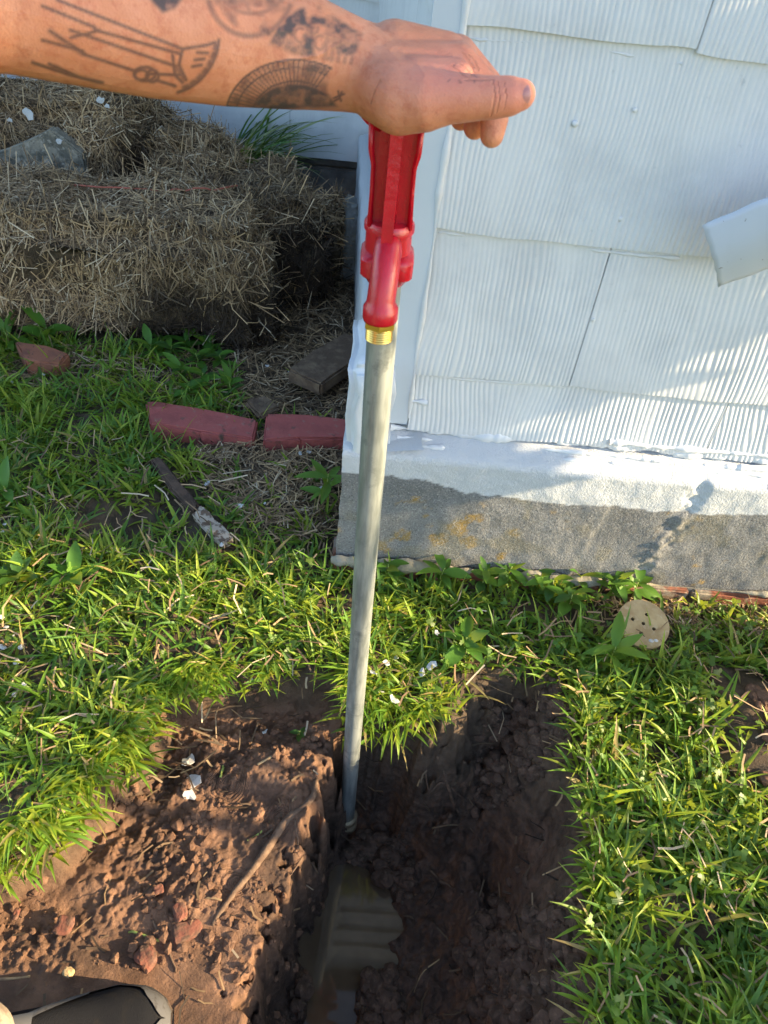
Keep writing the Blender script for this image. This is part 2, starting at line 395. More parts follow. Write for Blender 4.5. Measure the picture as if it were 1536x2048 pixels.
    obj('ground', me, kind='structure')
make_ground()
def make_water():
    m, t, b = newmat('muddy_water')
    tc = nd(t, 'ShaderNodeTexCoord').outputs['Object']
    L(t, mixc(t, noise_fac(t, 14, 3, .5, .4, .65, tc), (.080, .055, .034), (.108, .077, .050)), b.inputs['Base Color'])
    b.inputs['Roughness'].default_value = .03; b.inputs['IOR'].default_value = 1.33; b.inputs['Specular IOR Level'].default_value = .5
    bump(t, b, noise_fac(t, 9, 2, .5, 0, 1, tc), .02, .001)
    xs = np.linspace(-.10, .22, 40); ys = np.linspace(-.05, .66, 60); X, Y = np.meshgrid(xs, ys, indexing='ij')
    obj('water', mesh(np.stack([X.ravel(), Y.ravel(), np.full(X.size, ZW)], 1), gridfaces(40, 60), m), kind='structure')
make_water()

# ------------------------------------------------------------------ house
house = thing('house', 'white shingled house corner on a half painted concrete foundation', 'house', (0.09, 1.16, 0))
HO = np.array([0.09, 1.16, 0])
def hp(name, me, label=None, kind=None, parent=None):
    o = obj(name, me, parent or house, label, kind=kind)
    if parent is None: o.location = -Vector(HO)
    return o
YW = 1.16
def shingle_mesh(x0, x1, z0, z1, nx, nz, seed, amp=.0017, pitch=.0088, wave=.006, org=None):
    """lapped fibre-cement shingle in wall coords (u along wall, out = -normal, z)"""
    uu = np.concatenate([[x0, x0 + .0006], np.linspace(x0 + .003, x1 - .003, nx - 4), [x1 - .0006, x1]]); tv = np.concatenate([[0, .003, .012], np.linspace(.05, 1, nz - 3)])
    U, T = np.meshgrid(uu, tv, indexing='ij')
    wv = wave * fbm(U * 5.0 + seed * 3.7, np.full_like(U, seed * 1.3), 3, 41) * 2
    zb = z0 + wv
    Z = zb + (z1 - zb) * T
    warp = .035 * fbm(U * 4 + seed, Z * 3.2, 2, 51 + seed) + (U - .1) * (Z - .7) * .22
    ph = (U + warp) / pitch + .5 * fbm(U * 50, Z * 4, 2, 71 + seed)
    mask = .35 + .65 * sstep(-.25, .1, fbm(U * 7, Z * 5, 2, 61 + seed))
    g = np.abs(np.sin(np.pi * ph)) ** .7
    out = .012 - .009 * T + amp * mask * (g - .6) + .0012 * fbm(U * 9, Z * 9, 2, 81)
    edge = sstep(0, .05, T); out = out - .0010 * (1 - edge)
    V = np.stack([U, -out, Z], -1)
    lip = V[:, :1].copy(); lip[..., 1] = .004
    V = np.concatenate([lip, V], 1); nz += 1
    a = V[:1].copy(); a[..., 1] = .004; b_ = V[-1:].copy(); b_[..., 1] = .004
    V = np.concatenate([a, V, b_], 0)
    return V.reshape(-1, 3), gridfaces(nx + 2, nz)
def add_shingle(x0, x1, z0, z1, nx, nz, seed, place, **kw):
    V, F = shingle_mesh(x0 + .0012, x1 - .0012, z0, z1, nx, nz, seed, **kw)
    hp('shingle', mesh(place(V), F, M_paint, True))
front = lambda V: V + np.array([0, YW, 0])
zc = [.333, .468, .740, 1.013, 1.286, 1.559, 1.83, 2.10, 2.37]
splits = [[.093, .70, 1.31], [.093, .385, .995, 1.6], [.093, .72, 1.33], [.093, .412, 1.02, 1.63], [.093, .71, 1.32], [.093, .40, 1.01, 1.62]]
sd_ = 0
for k in range(8):
    sp = splits[k % 6] if k < 6 else [.093, .70, 1.31]
    while sp[-1] < 3.9: sp = sp + [min(sp[-1] + .61, 4.0)]
    for a, b in zip(sp[:-1], sp[1:]):
        sd_ += 1; near = a < 1.1 and k < 4
        add_shingle(a, b, zc[k], zc[k + 1] + (.02 if k < 7 else .1), int((b - a) / .0013) if near else 40, 26 if near else 4, sd_, front, amp=.0020 if near else 0)
# side wall and back wall (recessed wing)
XI, YI = float(ony(740, 318, 3.1)[0]), 3.1
sdv = np.array([XI - .064, YI - YW]); slen = float(np.hypot(*sdv)); sdv = sdv / slen
sn = np.array([-sdv[1], sdv[0]])            # outward normal of the side wall (to -x)
def side(V): return np.stack([.064 + sdv[0] * V[:, 0] + sn[0] * -V[:, 1], YW + sdv[1] * V[:, 0] + sn[1] * -V[:, 1], V[:, 2]], 1)
for k in range(8):
    e = [0.0, .35 + .3 * (k % 2), .95 + .3 * (k % 2), slen] if True else None
    for a, b in zip(e[:-1], e[1:]):
        sd_ += 1; add_shingle(a, b, zc[k], zc[k + 1] + .02, 60, 6, sd_, side, amp=.001, pitch=.02)
ZB = float(ony(600, 312, YI)[2])
back = lambda V: V + np.array([0, YI, 0])
for k in range(8):
    e = XI - np.array([0, .02 + .305 * (1 + k % 2)] + [.02 + .305 * (1 + k % 2) + .61 * j for j in range(1, 6)])
    for b, a in zip(e[:-1], e[1:]):
        sd_ += 1; z0 = ZB + .273 * k
        add_shingle(a, b, z0, z0 + .293, int((b - a) / .003) if k < 4 else 30, 6, sd_, back, amp=.0014 if k < 4 else 0, pitch=.012)
# wall bodies behind the shingles
V = [(.07, YW + .006), (4.0, YW + .006), (4.0, 5.0), (-4.0, 5.0), (-4.0, YI + .006), (XI + .004, YI + .006)]
hp('wall', prism(V, .30, 2.62, M_paint2))
bm = bmesh.new(); box_bm(bm, .049, .0915, YW - .010, YW + .02, .345, 2.6)
hp('corner_board', bmmesh(bm, M_paint2))
# roof: main block and the recessed wing
for xa, xb, ya, yb, ym in ((-.15, 4.3, 1.06, 5.3, 3.0), (-4.3, -.152, YI - .3, 5.3, 4.1)):
    bm = bmesh.new(); zr = 2.62 + .45 * (ym - ya)
    rv = [bm.verts.new(p) for p in ((xa, ya, 2.62), (xb, ya, 2.62), (xb, ym, zr), (xa, ym, zr), (xb, yb, 2.62), (xa, yb, 2.62))]
    bm.faces.new(rv[:4]); bm.faces.new((rv[3], rv[2], rv[4], rv[5])); bm.faces.new((rv[0], rv[3], rv[5])); bm.faces.new((rv[1], rv[4], rv[2])); bm.faces.new((rv[0], rv[5], rv[4], rv[1]))
    hp('roof', bmmesh(bm, M_roof))
# foundation : front face with a sloping ledge, painted white on top, bare concrete below
YF = 1.10; XL = float(ony(683, 960, YF)[0])
def make_foundation():
    m, t, b = newmat('half_painted_concrete'); tc = nd(t, 'ShaderNodeTexCoord').outputs['Object']
    a = nd(t, 'ShaderNodeAttribute'); a.attribute_name = 'col'; pa = nd(t, 'ShaderNodeAttribute'); pa.attribute_name = 'paint'
    c = mixc(t, noise_fac(t, 230, 3, .6, .5, .75, tc), a.outputs['Color'], (.30, .31, .31))
    c = mixc(t, noise_fac(t, 260, 3, .6, .58, .66, tc), c, (.07, .07, .07))
    c = mixc(t, pa.outputs['Fac'], c, (.48, .515, .55)); L(t, c, b.inputs['Base Color'])
    b.inputs['Roughness'].default_value = .75
    p = bump(t, b, noise_fac(t, 190, 5, .7, 0, 1, tc), .75, .004)
    bump(t, b, noise_fac(t, 45, 5, .7, 0, 1, tc), .4, .006, p)
    def cols(X, Z):
        n = fbm(X * 14, Z * 14, 4, 91)
        base = np.array([.15, .158, .165])[None] * (1 + .35 * n)[:, None]
        lic = sstep(.02, .2, fbm(X * 26, Z * 26, 4, 95) - .26 + .52 * np.exp(-(((X - .21) / .13) ** 2 + ((Z - .07) / .07) ** 2)) - .17)
        base = base * (1 - lic[:, None]) + np.array([.27, .18, .055]) * lic[:, None]
        mos = sstep(.0, .25, fbm(X * 14, Z * 14, 3, 97) - .10 + .32 * np.exp(-(((X - .12) / .16) ** 2 + ((Z - .05) / .06) ** 2)) - .12)
        base = base * (1 - .55 * mos[:, None]) + np.array([.17, .16, .11]) * .55 * mos[:, None]
        for xc, wd in ((.52, .006), (.68, .013)):
            st = np.exp(-((X - xc - .10 * (Z - .08) - .006 * n) / wd) ** 2) * sstep(-.5, .1, fbm(X * 60, Z * 30, 2, 99))
            base = base * (1 - .7 * st[:, None]) + np.array([.34, .32, .28]) * .7 * st[:, None]
        return base
    px = [(690, 945), (785, 952), (850, 962), (920, 985), (1000, 995), (1100, 1008), (1200, 1012), (1300, 1022), (1420, 1030), (1536, 1030)]
    q = np.array([ony(a_, b_, YF) for a_, b_ in px])
    def paintline(X): return np.interp(X, q[:, 0], q[:, 2]) + .007 * fbm(X * 40, X * 0 + 3, 4, 7)
    def face(P, cx, cz, n2u, n2v, name):
        paint = sstep(-.0015, .0015, cz - paintline(cx))
        hp(name, mesh(P, gridfaces(n2u, n2v), m, True, col=cols(cx, cz), attrs=dict(paint=paint)), 'concrete foundation, white paint above and bare grey below')
    xs = np.concatenate([np.arange(XL, 1.25, .0045), np.linspace(1.3, 4, 20)])
    prof = [(YF + .01, -.25)] + [(YF + .006 - .006 * k / 70, -.02 + .31 * k / 70) for k in range(71)] + [(YF + .002, .297), (YF + .006, .303), (YF + .014, .307), (YF + .03, .314), (YF + .045, .321), (YW + .02, .332)]
    prof = np.array(prof)
    U, K = np.meshgrid(xs, np.arange(len(prof)), indexing='ij')
    Y = prof[K, 0]; Z = prof[K, 1]
    n = fbm(U * 30, Z * 30, 4, 5); lum = fbm(U * 9, Z * 9, 3, 6)
    Y = Y + .0022 * n + .002 * lum + .004 * np.exp(-((U - .68 - .1 * (Z - .08)) / .02) ** 2) * n * 3; Z = Z + (K > 70) * (.003 * n + .004 * lum)
    Xc = U + np.where(U < XL + .01, .004 * fbm(Z * 30, Z * 0, 3, 8) + .03 * np.clip(.1 - Z, 0, .2) * -1, 0)
    face(np.stack([Xc, Y, Z], -1).reshape(-1, 3), U.ravel(), Z.ravel(), len(xs), len(prof), 'foundation')
    # left flank of the foundation, running back along the side wall
    ys = np.concatenate([np.arange(0, .4, .008), np.linspace(.4, 1.98, 60)])
    pz = np.array([(0, -.25)] + [(0, -.02 + .31 * k / 40) for k in range(41)] + [(-.005, .30), (-.03, .31), (-.11, .325)])
    U, K = np.meshgrid(ys, np.arange(len(pz)), indexing='ij')
    Z = pz[K, 1]; X = XL + .045 + sdv[0] * U - pz[K, 0]; Yv = YF + sdv[1] * U
    X = X + .005 * fbm(U * 25, Z * 25, 4, 15) + (U < .004) * .004
    paint = sstep(-.002, .002, Z - (.135 + .03 * fbm(U * 8, U * 0, 3, 9) - .10 * sstep(.2, .9, U)))
    hp('foundation', mesh(np.stack([X, Yv, Z], -1).reshape(-1, 3), gridfaces(len(ys), len(pz), True), m, True, col=cols(U.ravel() + 2, Z.ravel()), attrs=dict(paint=paint.ravel())), 'left flank of the foundation, painted white')
    # raised corner lump beside the wall
    zt = float(ony(702, 737, YF)[2])
    bm = bmesh.new(); box_bm(bm, XL + .001, .058, YF + .004, YF + .22, .22, zt)
    bmesh.ops.bevel(bm, geom=bm.edges[:], offset=.016, segments=3, affect='EDGES')
    bmesh.ops.subdivide_edges(bm, edges=bm.edges[:], cuts=5, use_grid_fill=True)
    for v in bm.verts:
        v.co += Vector((.004 * math.sin(v.co.z * 60 + v.co.y * 40), .003 * math.sin(v.co.x * 70 + v.co.z * 33), .003 * math.sin(v.co.x * 90)))
    hp('foundation_corner', bmmesh(bm, M_paint, True), 'raised white painted corner of the foundation')
make_foundation()
# lumpy beads of old paint and caulk along the seams
def bead(xa, xb, y, z, r, seed, zfun=None, n=None, gap=None):
    n = n or int((xb - xa) / .004); xs = np.linspace(xa, xb, n)
    rr = r * (1.0 + 1.35 * fbm(xs * 18, xs * 0 + seed, 5, seed, .65)); rr = np.clip(rr, .0008, None)
    if gap: rr = rr * sstep(-.22, -.05, fbm(xs * 9, xs * 0 + 2.2, 2, seed + 4))
    zz = z + .005 * fbm(xs * 10, xs * 0 + seed * 2, 3, seed + 1) + (zfun(xs) if zfun else 0)
    K = 7; an = np.linspace(-.55 * np.pi, .55 * np.pi, K)
    V = np.stack([np.repeat(xs[:, None], K, 1), y - np.cos(an)[None] * rr[:, None] * .9 + .001, zz[:, None] + np.sin(an)[None] * rr[:, None]], -1)
    V[..., 2] += .0015 * fbm(V[..., 0] * 160, V[..., 2] * 160, 2, seed + 3)
    hp('caulk_bead', mesh(V.reshape(-1, 3), gridfaces(n, K), M_paint, True))
bead(.06, 1.4, YW - .006, .331, .007, 3); bead(.075, 1.4, YW - .020, .318, .006, 9, gap=True); bead(.06, 1.4, YW - .034, .311, .004, 14, gap=True)
bead(.50, 1.0, YW - .012, .345, .006, 23, gap=True); bead(.68, 1.0, YW - .05, .296, .007, 27, gap=True)
bead(.095, .55, YW - .006, .461, .0028, 31, gap=True); bead(.10, .5, YW - .005, .728, .003, 35, gap=True); bead(.10, .4, YW - .005, 1.0, .0028, 37, gap=True)
def vbead(x, z0, z1, y, r, seed):
    zs = np.linspace(z0, z1, int((z1 - z0) / .005)); rr = np.clip(r * (1 + 1.2 * fbm(zs * 20, zs * 0, 3, seed)), .0006, None)
    K = 6; an = np.linspace(-.5 * np.pi, .5 * np.pi, K)
    V = np.stack([x + np.sin(an)[None] * rr[:, None] + .002 * fbm(zs * 15, zs * 0 + 1, 2, seed)[:, None], y - np.cos(an)[None] * rr[:, None], np.repeat(zs[:, None], K, 1)], -1)
    hp('caulk_bead', mesh(V.reshape(-1, 3), gridfaces(len(zs), K), M_paint, True))
vbead(.0925, .36, 1.6, YW - .009, .0035, 5)
bead(.095, .125, YW - .012, .40, .010, 43)
# nail heads and blisters on the shingles
for px, py in ((1293, 37), (1397, 42), (1075, 433), (1241, 437), (1186, 640), (1150, 247), (912, 405), (1270, 220), (950, 855)):
    q = ony(px, py, YW - .009); bm = bmesh.new(); bmesh.ops.create_uvsphere(bm, u_segments=10, v_segments=6, radius=random.uniform(.003, .0055))
    for v in bm.verts: v.co = Vector((v.co.x, v.co.y * .5, v.co.z * random.uniform(.7, 1.2))) + Vector(q)
    hp('nail_head', bmmesh(bm, M_paint, True))
# bricks and mortar under the concrete
x = XL - .01; i = 0
while x < 1.6:
    Lb = .2 + random.uniform(-.004, .004)
    bm = bmesh.new(); box_bm(bm, x, x + Lb, YF - .004 + random.uniform(-.004, .004), YF + .09, -.125, -.022 + random.uniform(-.004, .002))
    bmesh.ops.bevel(bm, geom=bm.edges[:], offset=.005, segments=2, affect='EDGES'); hp('brick', bmmesh(bm, M_oldbrick)); x += Lb + .011; i += 1
xs = np.arange(XL - .012, 1.7, .006); K = 8; an = np.linspace(-.5 * np.pi, .5 * np.pi, K)
rr = np.clip(.008 * (1 + 1.6 * fbm(xs * 24, xs * 0, 5, 55)) * sstep(-.35, .0, fbm(xs * 5, xs * 0 + 4, 2, 57)), .0005, None); V = np.stack([np.repeat(xs[:, None], K, 1), YF - .002 - np.cos(an)[None] * rr[:, None] * 1.3, -.012 + .006 * fbm(xs * 8, xs * 0, 3, 56)[:, None] + np.sin(an)[None] * rr[:, None] * 1.2], -1)
hp('mortar', mesh(V.reshape(-1, 3), gridfaces(len(xs), K), M_mortar))
# dark block foundation below the back wall
x = XI - .005
while x > -3.9:
    hp('foundation_block', box(x - .39, x, YI + .02, YI + .2, .16, ZB + .03, M_darkfound, .006)); hp('foundation_block', box(x - .39, x, YI + .02, YI + .2, -.2, .152, M_darkfound, .006)); x -= .40
# curved flap of sheet metal standing off the wall
def make_flap():
    c = [ony(1405, 450, 1.075), ony(1600, 398, 1.04), ony(1610, 530, 1.06), ony(1440, 577, 1.085)]
    c[1] = c[0] + (c[1] - c[0]) * 2.2; c[2] = c[3] + (c[2] - c[3]) * 2.4
    V = []; nu, nv = 40, 14
    for i in range(nu):
        u = i / (nu - 1)
        for j in range(nv):
            v = j / (nv - 1)
            p = (c[0] * (1 - u) + c[1] * u) * (1 - v) + (c[3] * (1 - u) + c[2] * u) * v
            p = p + np.array([0, -.020 * math.sin(math.pi * v) * .8 + .012 * v - .02 * u, .024 * math.sin(math.pi * min(u * 1.1, 1)) * (1 - .35 * v)])
            p = p + np.array([.0010 * math.sin(j * 2.2), 0, .001 * math.sin(i * .9)]); V.append(p)
    me = mesh(np.array(V), gridfaces(nu, nv), M_flap, True)
    o = hp('wall_flap', me, 'curved white painted flap with dark scratches standing off the wall')
    md = o.modifiers.new('s', 'SOLIDIFY'); md.thickness = .004
M_flap = M('flap_paint', (.50, .56, .65), .4, [(5, (.45, .51, .59), .45, .7), (34, (.10, .10, .11), .66, .68)], [(60, .12, .003)])
make_flap()

# ------------------------------------------------------------------ straw bales
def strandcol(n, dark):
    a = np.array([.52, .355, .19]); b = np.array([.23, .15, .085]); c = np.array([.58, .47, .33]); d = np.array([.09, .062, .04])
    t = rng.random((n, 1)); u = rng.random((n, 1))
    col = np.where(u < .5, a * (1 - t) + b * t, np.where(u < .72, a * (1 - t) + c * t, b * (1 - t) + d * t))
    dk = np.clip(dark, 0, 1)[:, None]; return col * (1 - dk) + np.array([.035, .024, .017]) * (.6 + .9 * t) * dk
def strands(P, D, Nn, length, w, col, bend=.25, K=3):
    """strips centred on P with direction D, facing Nn"""
    N = len(P); t = np.linspace(-.5, .5, K)[None, :, None]
    rnd = rng.normal(size=(N, 3)); rnd /= np.linalg.norm(rnd, axis=1, keepdims=True)
    pts = P[:, None] + D[:, None] * t * length[:, None, None] + rnd[:, None] * ((t * 2) ** 2 - .3) * (length * bend * .5)[:, None, None]
    side = np.cross(D, Nn + .5 * rnd); side /= np.linalg.norm(side, axis=1, keepdims=True) + 1e-9
    sd = np.repeat(side[:, None], K, 1)
    return ribbons(pts, sd, np.repeat(w[:, None], K, 1), col, M_straw)
def bale(label, cx, cy, z0, sx, sy, sz, rz, n, rot=0.0, seed=0, slump=.03, darkfun=None, tilt=0, faces='TFRL', vert=.5, group='straw bales stacked by the house'):
    root = thing('straw_bale', label, 'straw bale', (cx, cy, z0), rz, group); root.rotation_euler[1] = tilt
    bm = bmesh.new(); box_bm(bm, -sx / 2, sx / 2, -sy / 2, sy / 2, 0, sz)
    bmesh.ops.bevel(bm, geom=bm.edges[:], offset=min(.06, sz * .2), segments=3, affect='EDGES')
    bmesh.ops.subdivide_edges(bm, edges=bm.edges[:], cuts=7, use_grid_fill=True)
    bm.normal_update()
    for v in bm.verts:
        x, y, z = v.co
        k = fbm(np.array([x * 5 + seed * 3.1 + y * 2]), np.array([z * 5 + y * 4]), 3, 200 + seed)[0]
        v.co += v.normal * (k * slump * 2.2) + Vector((0, 0, -slump * (x / sx) ** 2 * (z / sz)))
    bmesh.ops.triangulate(bm, faces=bm.faces[:]); bm.normal_update(); bm.faces.ensure_lookup_table()
    # sample points on the surface
    tri = np.array([[list(v.co) for v in f.verts] for f in bm.faces]); nr = np.array([list(f.normal) for f in bm.faces])
    ar = np.array([f.calc_area() for f in bm.faces]); ar = ar * (nr[:, 2] > -.3) * np.where(nr[:, 1] > .6, .15, 1)
    idx = rng.choice(len(ar), n, p=ar / ar.sum()); r1 = np.sqrt(rng.random(n)); r2 = rng.random(n)
    P = tri[idx, 0] * (1 - r1)[:, None] + tri[idx, 1] * (r1 * (1 - r2))[:, None] + tri[idx, 2] * (r1 * r2)[:, None]; Nn = nr[idx]
    obj('core', bmmesh(bm, M_balecore, True), root)
    D = rng.normal(size=(n, 3)); up = np.array([0, 0, 1.0])
    sidef = (np.abs(Nn[:, 2]) < .6)[:, None]
    D = np.where(sidef, D * np.array([.8, .8, 1.0 + vert]), D * np.array([1.1, 1, .5]))
    D = D - Nn * (D * Nn).sum(1, keepdims=True) * .80; D /= np.linalg.norm(D, axis=1, keepdims=True)
    ln = rng.gamma(3, .018, n) + .02; ln = np.clip(ln, .02, .15)
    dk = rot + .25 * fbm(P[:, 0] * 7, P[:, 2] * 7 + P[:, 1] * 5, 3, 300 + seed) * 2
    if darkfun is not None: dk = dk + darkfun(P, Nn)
    P = P + Nn * rng.uniform(-.004, .014, n)[:, None]
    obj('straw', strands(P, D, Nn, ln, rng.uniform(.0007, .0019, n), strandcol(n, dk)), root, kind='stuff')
    # long stray stems poking out
    k = n // 25; j = rng.choice(n, k); D2 = rng.normal(size=(k, 3)) + Nn[j] * .9; D2 /= np.linalg.norm(D2, axis=1, keepdims=True)
    obj('stray_straw', strands(P[j] + D2 * .02, D2, Nn[j], rng.uniform(.06, .19, k), rng.uniform(.0008, .0017, k), strandcol(k, np.zeros(k))), root, kind='stuff')
    return root
BF = onz(260, 690, G0)
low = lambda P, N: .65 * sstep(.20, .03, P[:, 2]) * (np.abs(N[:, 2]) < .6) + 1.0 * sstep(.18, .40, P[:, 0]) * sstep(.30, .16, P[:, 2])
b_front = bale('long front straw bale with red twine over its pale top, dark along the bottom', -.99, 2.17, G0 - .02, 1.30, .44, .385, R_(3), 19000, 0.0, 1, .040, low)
b_right = bale('blackened rotten straw bale at the right end beside the old plank', -.375, 2.44, G0 - .01, .36, .44, .365, R_(24), 8500, .5, 2, .035, lambda P, N: .75 * (np.abs(N[:, 2]) < .6) * sstep(.36, .26, P[:, 2]))
b_mid = bale('small mounded straw bale in the back row, left of the striped grass', -.685, 2.66, G0, .31, .30, .42, R_(6), 7000, 0, 3, .05, lambda P, N: .9 * sstep(-.06, -.15, P[:, 0]) * sstep(.42, .34, P[:, 2]) - .1)  # left side coloured darker as painted shade for the gap to the upright bale
b_up = bale('tall upright straw bale in the back row between slab and mounded bale', -.905, 2.66, G0, .23, .32, .50, R_(-6), 7000, .05, 4, .04, lambda P, N: .35 * sstep(.4, .2, P[:, 2]) + 1.0 * sstep(.02, .11, P[:, 0]) * sstep(.50, .40, P[:, 2]))  # right side darkened in colour to paint the shadowed seam with its neighbour
b_back = bale('weathered back straw bale with paint flakes, behind the grey slab', -1.40, 2.75, G0, .80, .40, .475, R_(2), 9500, .05, 5, .04, lambda P, N: .3 * sstep(.4, .2, P[:, 2]))
b_frag = bale('grey loose clump of straw against the concrete rubble', -.155, 2.60, G0, .10, .16, .30, 0, 900, .1, 6, .03)
# red twine on the front bale
tw = [onz(40, 370, .325), onz(200, 376, .335), onz(330, 381, .335), onz(410, 380, .33), onz(475, 376, .315)]
tp = [Vector(q) + Vector((0, 0, .006 * random.random())) for q in tw]
tpp = [tp[0]]
for a, b in zip(tp[:-1], tp[1:]): tpp += [a.lerp(b, k / 4) + Vector((0, 0, random.uniform(-.004, .006))) for k in range(1, 5)]
me = tubemesh(tpp, .0026, M_twine, 6)
o = obj('twine', me, b_front); bpy.context.view_layer.update(); o.matrix_parent_inverse = b_front.matrix_world.inverted()

def slab_from_px(pts, Y, thick, mat, lean=0.0):
    q = [ony(a, b, Y) for a, b in pts]; z0 = min(p[2] for p in q)
    bm = bmesh.new(); f = bm.faces.new([bm.verts.new((p[0], p[1] + (p[2] - z0) * lean, p[2])) for p in q])
    r = bmesh.ops.extrude_face_region(bm, geom=[f])
    for v in r['geom']:
        if isinstance(v, bmesh.types.BMVert): v.co.y += thick
    bmesh.ops.recalc_face_normals(bm, faces=bm.faces)
    bmesh.ops.bevel(bm, geom=bm.edges[:], offset=.006, segments=2, affect='EDGES')
    return bmmesh(bm, mat)
obj('stone_slab', slab_from_px([(-120, 372), (-120, 338), (0, 308), (60, 283), (95, 264), (130, 287), (164, 312), (178, 372)], 2.42, .05, M_stone, .12), None,
    'grey pointed concrete slab leaning on the straw bales', 'stone slab')
def rubble(name, px, py, z, r, mat, label, cat, seed, sq=(1, 1, 1), group=None):
    q = onz(px, py, z); bm = bmesh.new(); bmesh.ops.create_icosphere(bm, subdivisions=3, radius=1)
    for v in bm.verts:
        a = np.sign(np.array(v.co)) * np.abs(np.array(v.co)) ** .65
        k = 1 + .35 * fbm(np.array([a[0] * 1.5 + seed]), np.array([a[1] * 1.5 + a[2] * 1.1]), 3, seed)[0]
        v.co = Vector(a * k * r * np.array(sq))
    me = bmmesh(bm, mat, False); o = obj(name, me, None, label, cat, group); o.location = q; o.rotation_euler = (0, 0, seed * .7); return o
rubble('concrete_rubble', 712, 492, .04, .085, M_block, 'pitted grey chunk of concrete block beside the house corner', 'rubble', 5, (.8, .8, 1.9))
rubble('concrete_rubble', 690, 545, -.05, .05, M_block, 'small grey concrete lump at the foot of the larger chunk', 'rubble', 9, (1.2, 1, .8))

# ------------------------------------------------------------------ bricks, boards, disc
def brick_px(name, quad, z, h, mat, label, cat, group=None, jit=.0009):
    q = [onz(a, b, z)[:2] for a, b in quad]; c = np.mean(q, axis=0)
    me = prism([p - c for p in q], 0, h, mat, .006, jit, 2)
    o = obj(name, me, None, label, cat, group); o.location = (c[0], c[1], z - h); return o
zt = -.008
brick_px('brick', [(290, 803), (312, 800), (420, 818), (515, 838), (508, 878), (400, 862), (300, 846)], zt, .075, M_brick, 'left red painted edging brick, its end in the grass', 'brick', 'red painted edging bricks')
brick_px('brick', [(532, 826), (612, 826), (700, 838), (700, 876), (600, 876), (526, 880)], zt + .006, .075, M_brick, 'right red painted edging brick touching the white foundation', 'brick', 'red painted edging bricks')
brick_px('brick', [(28, 680), (95, 690), (138, 705), (120, 728), (50, 722)], .0, .06, M_terra, 'orange terracotta brick half buried under the bale at the far left', 'brick')
def board_px(name, quad, z, h, mat, label, cat): return brick_px(name, quad, z, h, mat, label, cat, None, .0012)
board_px('plank', [(575, 738), (642, 768), (700, 728), (738, 690), (690, 662), (622, 702)], .02, .045, M_plank, 'dark rotten wooden plank lying by the house corner', 'plank')
st = board_px('stake', [(299, 915), (320, 911), (360, 960), (405, 1013), (396, 1012), (392, 1022), (384, 1026), (340, 975)], -.008, .018, M_stake, 'flat brown wooden stake in the grass with a flaking white end', 'stake')
q = [onz(a, b, -.008)[:2] for a, b in [(385, 1027), (393, 1023), (397, 1013), (406, 1014), (438, 1046), (466, 1073), (456, 1082), (446, 1086), (420, 1066)]]; c = np.array(st.location[:2])
obj('stake_tip', prism([p - c for p in q], .0, .0186, M_stakew, .002, .0014, 2), st, 'flaking white painted end of the stake')
board_px('wood_chunk', [(490, 800), (530, 788), (560, 812), (520, 830)], .0, .02, M_plank, 'small brown splinter of wood behind the edging bricks', 'wood')
def make_disc():
    c = onz(1287, 1247, .005); r = .056
    nrm = Vector((-.05, -.28, 1)).normalized(); rot = nrm.to_track_quat('Z', 'Y').to_matrix().to_4x4(); rot.translation = Vector(c)
    n = 48; holes = [(0, 0)] + [(.024 * math.cos(a), .024 * math.sin(a)) for a in (R_(75), R_(168), R_(-18), R_(-100))]
    # plate with real holes: boolean-free ring fill using a fine polar/cartesian grid with cells cut out
    bm = bmesh.new()
    outer = [bm.verts.new((r * math.cos(2 * math.pi * k / n), r * math.sin(2 * math.pi * k / n), 0)) for k in range(n)]
    edges = [bm.edges.new((outer[k], outer[(k + 1) % n])) for k in range(n)]
    for hx, hy in holes:
        hv = [bm.verts.new((hx + .0042 * math.cos(2 * math.pi * k / 12), hy + .0042 * math.sin(2 * math.pi * k / 12), 0)) for k in range(12)]
        edges += [bm.edges.new((hv[k], hv[(k + 1) % 12])) for k in range(12)]
    bmesh.ops.triangle_fill(bm, edges=edges, use_beauty=True)
    r_ = bmesh.ops.extrude_face_region(bm, geom=bm.faces[:])
    for v in r_['geom']:
        if isinstance(v, bmesh.types.BMVert): v.co.z -= .009
    me = bmmesh(bm, M_disc)
    o = obj('drain_cover', me, None, 'round beige disc with five dark holes lying in the weeds', 'drain cover'); o.matrix_world = rot
    bm = bmesh.new(); bmesh.ops.create_circle(bm, cap_ends=True, segments=24, radius=r - .004)
    for v in bm.verts: v.co.z = -.0105
    obj('underside', bmmesh(bm, M_hole), o)
    for hx, hy, s in ((.018, -.036, .006), (.028, -.033, .005)):
        bm = bmesh.new(); bmesh.ops.create_icosphere(bm, subdivisions=2, radius=s)
        for v in bm.verts: v.co = Vector((hx + v.co.x, hy + v.co.y * .7, v.co.z * .15))
        obj('paint_spot', bmmesh(bm, M_chip, True), o)
make_disc()

